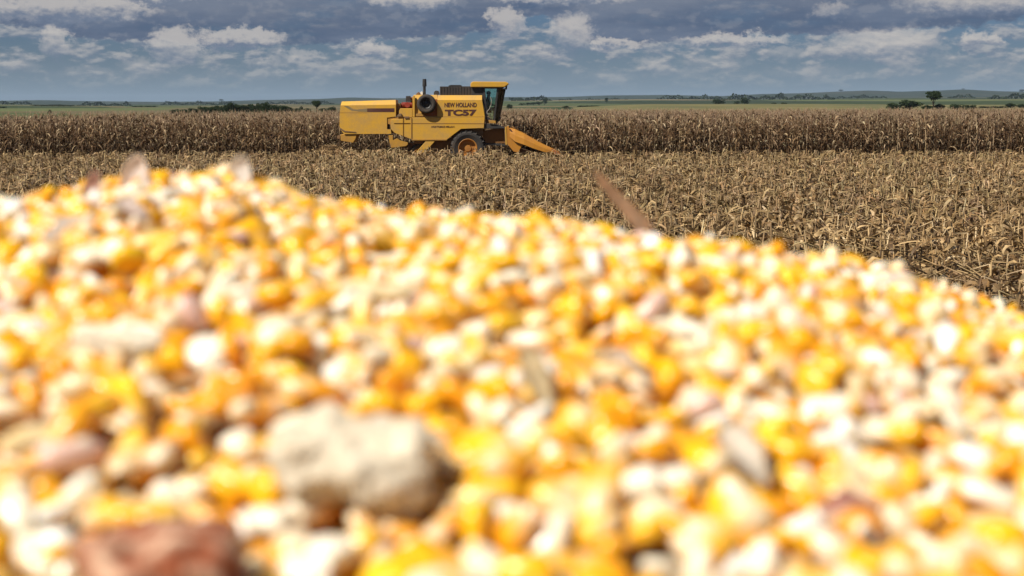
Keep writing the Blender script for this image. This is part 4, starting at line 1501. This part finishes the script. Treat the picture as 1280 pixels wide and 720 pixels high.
def kernel(seed, kind):
    """one dent maize kernel: flat wedge, broad dented crown, narrow pale tip"""
    r_ = random.Random(seed)
    L = r_.uniform(9.0, 13.0) / 1000
    Wd = r_.uniform(6.4, 9.4) / 1000
    Th = r_.uniform(3.4, 5.4) / 1000
    if kind == 'white':
        L, Wd, Th = L * r_.uniform(.7, 1.0), Wd * r_.uniform(.7, 1), Th * r_.uniform(.7, 1)
    nu, nv = 12, 7
    yel = r_.choice([(0.83, 0.385, 0.004), (0.86, 0.45, 0.007), (0.81, 0.34, 0.004), (0.85, 0.42, 0.005), (0.88, 0.51, 0.010)])
    cream = r_.choice([(0.82, 0.67, 0.42), (0.84, 0.73, 0.51), (0.80, 0.63, 0.38), (0.84, 0.72, 0.53)])
    if kind == 'orange':
        yel = r_.choice([(0.78, 0.31, 0.006), (0.80, 0.34, 0.007)])
    if kind == 'white':
        yel = cream = r_.choice([(0.87, 0.80, 0.64), (0.84, 0.75, 0.56), (0.88, 0.84, 0.74), (0.85, 0.74, 0.55)])
    if kind == 'pink':
        yel = cream = r_.choice([(0.74, 0.50, 0.40)])
    bnd = r_.uniform(-.75, -.2) if kind != 'pale' else r_.uniform(.15, .55)
    V, C, F = [], [], []
    for j in range(nv):
        ph = math.pi * j / (nv - 1)
        yv = -math.cos(ph)                              # -1 tip .. +1 crown
        for i in range(nu):
            th = 2 * math.pi * i / nu
            s_ = math.sin(ph) ** 0.55
            cx_, cz_ = math.cos(th), math.sin(th)
            ww = 0.42 + 0.58 * min(1, (yv + 1) / 1.3) ** .8
            x = abs(cx_) ** .65 * math.copysign(1, cx_) * s_ * ww * Wd / 2
            z = abs(cz_) ** .7 * math.copysign(1, cz_) * s_ * (0.75 + 0.25 * ww) * Th / 2
            y = yv * L / 2
            if yv > 0.9:
                y -= 0.07 * L
            V.append((x * (1 + r_.uniform(-.05, .05)), y, z * (1 + r_.uniform(-.07, .07))))
            f = 1 / (1 + math.exp(-(yv - bnd) * 7))
            germ = 0.0
            if kind in ('yellow', 'pale') and cz_ > 0.55 and yv < 0.45:
                germ = 0.85 if kind == 'pale' else 0.22
            f *= (1 - germ)
            C.append(tuple(cream[q] * (1 - f) + yel[q] * f for q in range(3)))
    for j in range(nv - 1):
        for i in range(nu):
            F.append((j * nu + i, j * nu + (i + 1) % nu, (j + 1) * nu + (i + 1) % nu, (j + 1) * nu + i))
    t = Tmpl()
    t.add(V, F, C)
    return t.done()


KINDS = ['yellow'] * 28 + ['orange'] * 6 + ['pale'] * 6 + ['white'] * 11 + ['pink'] * 1
KER = [kernel(500 + i, k) for i, k in enumerate(KINDS)]
sp = 0.0054
gx = np.arange(-0.46, 0.46, sp); gy = np.arange(0.10, 0.78, sp)
X, Y_ = np.meshgrid(gx, gy)
X = (X + rng.uniform(-.45, .45, X.shape) * sp).ravel(); Y_ = (Y_ + rng.uniform(-.45, .45, Y_.shape) * sp).ravel()
ok = np.abs(X) < 0.40 * Y_ + 0.12
X, Y_ = X[ok], Y_[ok]
n = len(X)
Zk = pile_z(X, Y_) + lumps(X, Y_) + rng.uniform(-.002, .0022, n)
flat = rng.random(n) < 0.68
tx = np.where(flat, rng.normal(0, .42, n), rng.uniform(-1.6, 1.6, n)) + np.where(rng.random(n) < .5, math.pi, 0)
ry = np.where(flat, rng.normal(0, .42, n), rng.uniform(-1.6, 1.6, n))
cy_, sy_ = np.cos(ry), np.sin(ry)
my = np.zeros((n, 3, 3), np.float32); my[:, 0, 0] = cy_; my[:, 0, 2] = sy_; my[:, 1, 1] = 1; my[:, 2, 0] = -sy_; my[:, 2, 2] = cy_
yaw = rng.uniform(0, 6.28, n)
mats = np.einsum('nij,njk,nkl->nil', rot_z(yaw), rot_x(tx), my)
scl = rng.uniform(.74, 1.16, n).astype(np.float32)
mats = mats * scl[:, None, None]
which = rng.integers(0, len(KER), n)
tint = (rng.uniform(.9, 1.06, (n, 1)) * np.array([[1, 1, 1]]) * rng.uniform(.97, 1.03, (n, 3))).astype(np.float32)
posk = np.stack((X, Y_, Zk), 1).astype(np.float32)

# bigger bits lying among the kernels: they push the kernels under them aside
BITS = []


def add_bit(px, py, rpx):
    p = pile_pt(px, py)
    BITS.append((p, rpx / FPX * (p - CAMV).length))
    return p


def cob_piece(name, ends, radius, col, colend, label, seed, flat=1.0, mott=0.35, lift=0.0, group=None):
    """broken piece of maize cob between two points; rows of empty sockets, ragged ends"""
    a, b = Vector(ends[0]), Vector(ends[1])
    ax = (b - a); L = ax.length; ax.normalize()
    ex = ax.cross(Vector((0, 0, 1))).normalized(); ey = ex.cross(ax).normalized()
    r_ = random.Random(seed)
    nu, nv = 56, 36
    V, C, F = [], [], []
    amp = [r_.uniform(.8, 1.15) for _ in range(nv)]
    for j in range(nv):
        f = j / (nv - 1)
        for i in range(nu):
            th = 2 * math.pi * i / nu
            sock = math.cos(th * 7 + f * 2.0) * math.cos(f * L / 0.0052 * math.pi + (int(i / 8) % 2) * math.pi)
            rr = radius * (1 + 0.10 * sock + r_.uniform(-.08, .08) + 0.12 * math.sin(th * 2 + seed) + 0.09 * math.sin(th * 3 + f * 4 + seed * 2) + .06 * math.sin(f * 9 + th * 4 + seed))
            rr *= 1 - 0.30 * abs(2 * f - 1) ** 5 - 0.16 * math.sin(f * 5 + th + seed) ** 2
            rag = 0.0
            if f < 0.04 or f > 0.96:
                rag = r_.uniform(-.06, .06) * L + 0.05 * L * math.sin(th * 2 + seed)
                rr *= 0.9
            p = a + ax * (f * L) + ex * radius * math.cos(th) + ey * radius * math.sin(th)
            nz = mnoise.noise(p * 95 + Vector((seed, 0, 0)))
            rr *= 1 + 0.20 * nz + 0.16 * mnoise.noise(p * 230) + 0.10 * mnoise.noise(p * 600)
            p = a + ax * (f * L + rag * 0.7) + ex * rr * math.cos(th) + ey * rr * math.sin(th) * flat
            V.append(p)
            w = min(1, max(0, sock) * 0.4 + max(0, math.sin(th * 3 + f * 7 + seed) + math.sin(th * 5 - f * 11 + 2 * seed) - .9) * mott * .5 + max(0, mnoise.noise(p * 260 + Vector((9, 0, 0))) + .05) * 2.2 * mott)
            C.append(tuple(col[q] * (1 - w) + colend[q] * w for q in range(3)))
        del f
    for j in range(nv - 1):
        for i in range(nu):
            F.append((j * nu + i, j * nu + (i + 1) % nu, (j + 1) * nu + (i + 1) % nu, (j + 1) * nu + i))
    t = Tmpl()
    t.add(V, F, C)
    for j, sgn in ((0, -1), (nv - 1, 1)):              # pith in the broken ends
        ring = [V[j * nu + i] for i in range(nu)]
        cen = sum(ring, Vector()) / nu
        inn = [cen + (q - cen) * .45 - ax * sgn * radius * .18 for q in ring]
        vs = ring + inn + [cen - ax * sgn * radius * .12]
        fs = [(i, (i + 1) % nu, nu + (i + 1) % nu, nu + i) for i in range(nu)] + [(nu + i, nu + (i + 1) % nu, 2 * nu) for i in range(nu)]
        t.add(vs, fs, [colend] * nu + [(0.78, 0.68, 0.52)] * (nu + 1))
    t.done()
    me = t.mesh(name)
    o = link(name, me, M_COB)
    tag(o, label, 'cob piece', group)
    return o


def husk_bit(name, pts, widths, col, label, cat, thick=0.0004, curl=0.0, mat=None, tilt=0.5):
    """a thin dry husk or leaf blade through pts with real thickness"""
    bm = bmesh.new()
    V = []
    pts = [Vector(p) for p in pts]
    rows = []
    nseg = 5
    for i, p in enumerate(pts):
        d = (pts[min(i + 1, len(pts) - 1)] - pts[max(i - 1, 0)]).normalized()
        toc = ((CAMV - p).normalized() * tilt + Vector((-.3, 0, 1))).normalized()
        sd = d.cross(toc).normalized()
        nr_ = sd.cross(d).normalized()
        row = []
        for k in range(nseg + 1):
            u = k / nseg * 2 - 1
            row.append(p + sd * widths[i] * .5 * u + nr_ * curl * (u * u) + Vector((random.uniform(-1, 1), random.uniform(-1, 1), random.uniform(-1, 1))) * widths[i] * .03)
        rows.append(row)
    vs = [[bm.verts.new(q) for q in row] for row in rows]
    for a, b in zip(vs[:-1], vs[1:]):
        for k in range(nseg):
            bm.faces.new((a[k], a[k + 1], b[k + 1], b[k]))
    bmesh.ops.solidify(bm, geom=bm.faces[:], thickness=thick)
    bmesh.ops.recalc_face_normals(bm, faces=bm.faces)
    me = bpy.data.meshes.new(name); bm.to_mesh(me); bm.free()
    at_ = me.color_attributes.new('Col', 'FLOAT_COLOR', 'POINT')
    for d_ in at_.data:
        d_.color = (*col, 1)
    me.polygons.foreach_set('use_smooth', [True] * len(me.polygons))
    o = link(name, me, mat or M_HUSK)
    tag(o, label, cat)
    return o


def lift(p, h):
    return Vector(p) + Vector((0, 0, h))


def seg(px0, py0, px1, py1, h=0.0):
    a, b = pile_pt(px0, py0), pile_pt(px1, py1)
    return lift(a, h), lift(b, h)


# beige chunk in front
p0, p1 = seg(350, 622, 540, 648, 0.0080)
cob_piece('cob_chunk', (p0, p1), 0.0079, (0.58, 0.49, 0.36), (0.76, 0.68, 0.53), 'large beige chunk of broken maize cob lying left of centre', 3, 0.85)
BITS.append(((p0 + p1) / 2, 0.011))
p0, p1 = seg(104, 792, 300, 768, 0.0075)
cob_piece('cob_chunk', (p0, p1), 0.0084, (0.25, 0.065, 0.026), (0.74, 0.52, 0.36), 'reddish brown broken cob with pale end at bottom left', 8, 0.9, 0.5)
p0, p1 = seg(100, 445, 200, 462, 0.004)
cob_piece('cob_chunk', (p0, p1), 0.0040, (0.66, 0.58, 0.45), (0.72, 0.64, 0.5), 'slim pale grey piece of cob lying in left half of the pile', 5, 0.8)
p0, p1 = seg(425, 382, 512, 392, 0.004)
cob_piece('cob_chunk', (p0, p1), 0.0043, (0.72, 0.58, 0.33), (0.74, 0.64, 0.44), 'flat tan piece of cob above the large beige chunk', 6, 0.6)
p0, p1 = seg(5, 588, 92, 572, 0.004)
cob_piece('cob_chunk', (p0, p1), 0.0030, (0.68, 0.50, 0.24), (0.72, 0.62, 0.42), 'tan elongated cob piece at the left edge above the reddish cob', 9, 0.7)
# upright leaf blade on the crest
yb = S_C + .015
husk_bit('corn_husk', [at(808, 296, yb), at(800, 278, yb), at(785, 262, yb), at(768, 244, yb - .002), at(754, 228, yb - .003), at(744, 215, yb - .004)],
         [0.0085 * Q, 0.0078 * Q, 0.0068 * Q, 0.0058 * Q, 0.0046 * Q, 0.0022 * Q], (0.66, 0.49, 0.35), 'brown pointed husk blade standing up on the crest of the pile', 'husk', curl=0.0008, tilt=30)
a, b = pile_pt(652, 478), pile_pt(688, 545)
husk_bit('corn_husk', [lift(a, .006), lift(a.lerp(b, .35), .0075), lift(a.lerp(b, .7), .006), lift(b, .003)], [0.0025, 0.0046, 0.0046, 0.002], (0.66, 0.56, 0.36),
         'olive tan husk blade lying in the middle of the pile', 'husk', curl=0.001)
a, b = pile_pt(892, 560), pile_pt(955, 622)
husk_bit('husk_flake', [lift(a, .003), lift(a.lerp(b, .35), .005), lift(a.lerp(b, .7), .0045), lift(b, .002)], [0.003, 0.0055, 0.0055, 0.003], (0.84, 0.79, 0.70),
         'pale greyish husk flake right of centre', 'husk', curl=0.0012)
a, b = pile_pt(735, 478), pile_pt(815, 505)
husk_bit('husk_flake', [lift(a, .005), lift(a.lerp(b, .5), .007), lift(b, .004)], [0.0022, 0.004, 0.0022], (0.74, 0.66, 0.56), 'narrow cream husk flake beside the bright yellow kernel', 'husk', curl=0.001)
a, b = pile_pt(1025, 694), pile_pt(1100, 684)
husk_bit('chaff_flake', [lift(a, .006), lift(a.lerp(b, .5), .008), lift(b, .005)], [0.003, 0.005, 0.003], (0.62, 0.34, 0.28), 'pinkish red flake of chaff near the bottom right', 'chaff', curl=0.001)
a, b = pile_pt(60, 330), pile_pt(120, 300)
husk_bit('chaff_flake', [lift(a, .005), lift(a.lerp(b, .5), .008), lift(b, .005)], [0.003, 0.006, 0.003], (0.80, 0.74, 0.68), 'white flake of chaff near the left crest', 'chaff', curl=0.001)
a, b = pile_pt(130, 285), pile_pt(185, 300)
husk_bit('chaff_flake', [lift(a, .005), lift(a.lerp(b, .5), .008), lift(b, .005)], [0.003, 0.006, 0.003], (0.80, 0.70, 0.64), 'cream flake of chaff just below the left crest', 'chaff', curl=0.001)
for (px, ptop, pbot, wpx, col, lab) in ((176, 193, 244, 50, (0.90, 0.84, 0.79), 'whitish tuft of chaff sticking up at the left crest'),
                                        (305, 194, 248, 48, (0.90, 0.87, 0.82), 'pale tuft of chaff sticking up at the peak of the crest'),
                                        (122, 214, 252, 30, (0.72, 0.52, 0.46), 'small pinkish tuft of chaff left of the whitish one')):
    yt = S_C - .025
    dd_ = wpx / FPX * yt
    husk_bit('chaff_tuft', [at(px - 6, pbot + 6, yt), at(px - 2, (ptop + pbot) / 2 + 4, yt), at(px + 1, (ptop * .7 + pbot * .3), yt), at(px + 1, ptop, yt)],
             [dd_ * .9, dd_, dd_ * .75, dd_ * .2], col, lab, 'chaff', thick=0.003, curl=0.0022, tilt=.55)

for p, rad in BITS:
    d = np.linalg.norm(posk - np.array(p)[None], axis=1)
    posk[d < rad * 0.45, 2] -= 0.004

# the 300 kernels that show largest are objects of their own
prj = np.array([project(p) for p in posk])
inside = (prj[:, 0] > -10) & (prj[:, 0] < 1290) & (prj[:, 1] > 150) & (prj[:, 1] < 735) & (posk[:, 1] > 0.10)
high = Zk - pile_z(X, Y_) - lumps(X, Y_) > -0.0012
rank = np.where(inside & high, prj[:, 2], 1e9)
pick = np.argsort(rank)[:300]
isk = np.zeros(n, bool); isk[pick] = True
ker_meshes = []
for t in KER:
    me = t.mesh('corn_kernel')
    me.materials.append(M_KERNEL)
    ker_meshes.append(me)
CW = {'yellow': ['golden yellow kernel', 'bright yellow kernel'], 'orange': ['deep orange kernel'], 'pale': ['cream-faced kernel', 'yellow-crowned cream kernel'],
      'white': ['small whitish kernel', 'creamy white kernel'], 'pink': ['pinkish chaffy kernel']}


def region(px, py):
    marks = [(440, 590, 'large beige cob chunk'), (200, 690, 'reddish cob at bottom left'), (45, 585, 'tan cob piece at left edge'), (670, 510, 'olive husk blade'),
             (925, 590, 'greyish husk flake'), (1062, 690, 'pinkish flake')]
    d, mx, my_, nm = min((math.hypot(px - m[0], (py - m[1]) * 1.3),) + m for m in marks)
    if d < 170:
        s_ = 'left of' if px < mx - 75 else 'right of' if px > mx + 75 else 'below' if py > my_ else 'above'
        return s_ + ' the ' + nm
    if px > 1150:
        return 'in the bottom right corner' if py > 620 else 'at the right edge of the pile'
    if py > 640:
        return 'at the bottom edge right of centre' if px > 640 else 'at the bottom edge left of centre'
    return 'in the right half, mid height' if px > 780 else 'in the middle of the pile' if px > 450 else 'in the left half, mid height'


for i in pick:
    w = which[i]
    o = bpy.data.objects.new('corn_kernel', ker_meshes[w])
    COL.objects.link(o)
    m4 = Matrix([list(map(float, r_)) for r_ in mats[i]]).to_4x4()
    m4.translation = posk[i]
    o.matrix_world = m4
    pose = 'lying flat' if flat[i] else 'on edge'
    cw = CW[KINDS[w]]
    tag(o, f'{cw[w % len(cw)]}, {pose}, {region(prj[i, 0], prj[i, 1])}', 'corn kernel', 'blurred maize kernels at the front of the pile')
rs = ~isk
me = scatter('loose_kernels', KER, which[rs], mats[rs], posk[rs], tint[rs], True)
o = link('loose_kernels', me, M_KERNEL)
tag(o, 'blurred carpet of small yellow and white kernels up to the crest', 'corn kernels', kind='stuff')


# ------------------------------------------------------------------ air
def haze():
    me = bpy.data.meshes.new('haze')
    bm = bmesh.new()
    bmesh.ops.create_cube(bm, size=1.0, matrix=Matrix.Translation((0, 4800, 44)) @ Matrix.Diagonal((16000, 16000, 92, 1)))
    bm.to_mesh(me); bm.free()
    m = bpy.data.materials.new('haze')
    m.use_nodes = True
    nt = NT(m.node_tree)
    m.node_tree.nodes.clear()
    pv = nt.n('ShaderNodeVolumePrincipled')
    pv.inputs['Color'].default_value = (0.55, 0.72, 0.95, 1)
    pv.inputs['Density'].default_value = 3.8e-5
    pv.inputs['Anisotropy'].default_value = 0.0
    out = nt.n('ShaderNodeOutputMaterial')
    nt.t.links.new(pv.outputs[0], out.inputs['Volume'])
    o = link('haze', me, m)
    tag(o, kind='stuff')


haze()
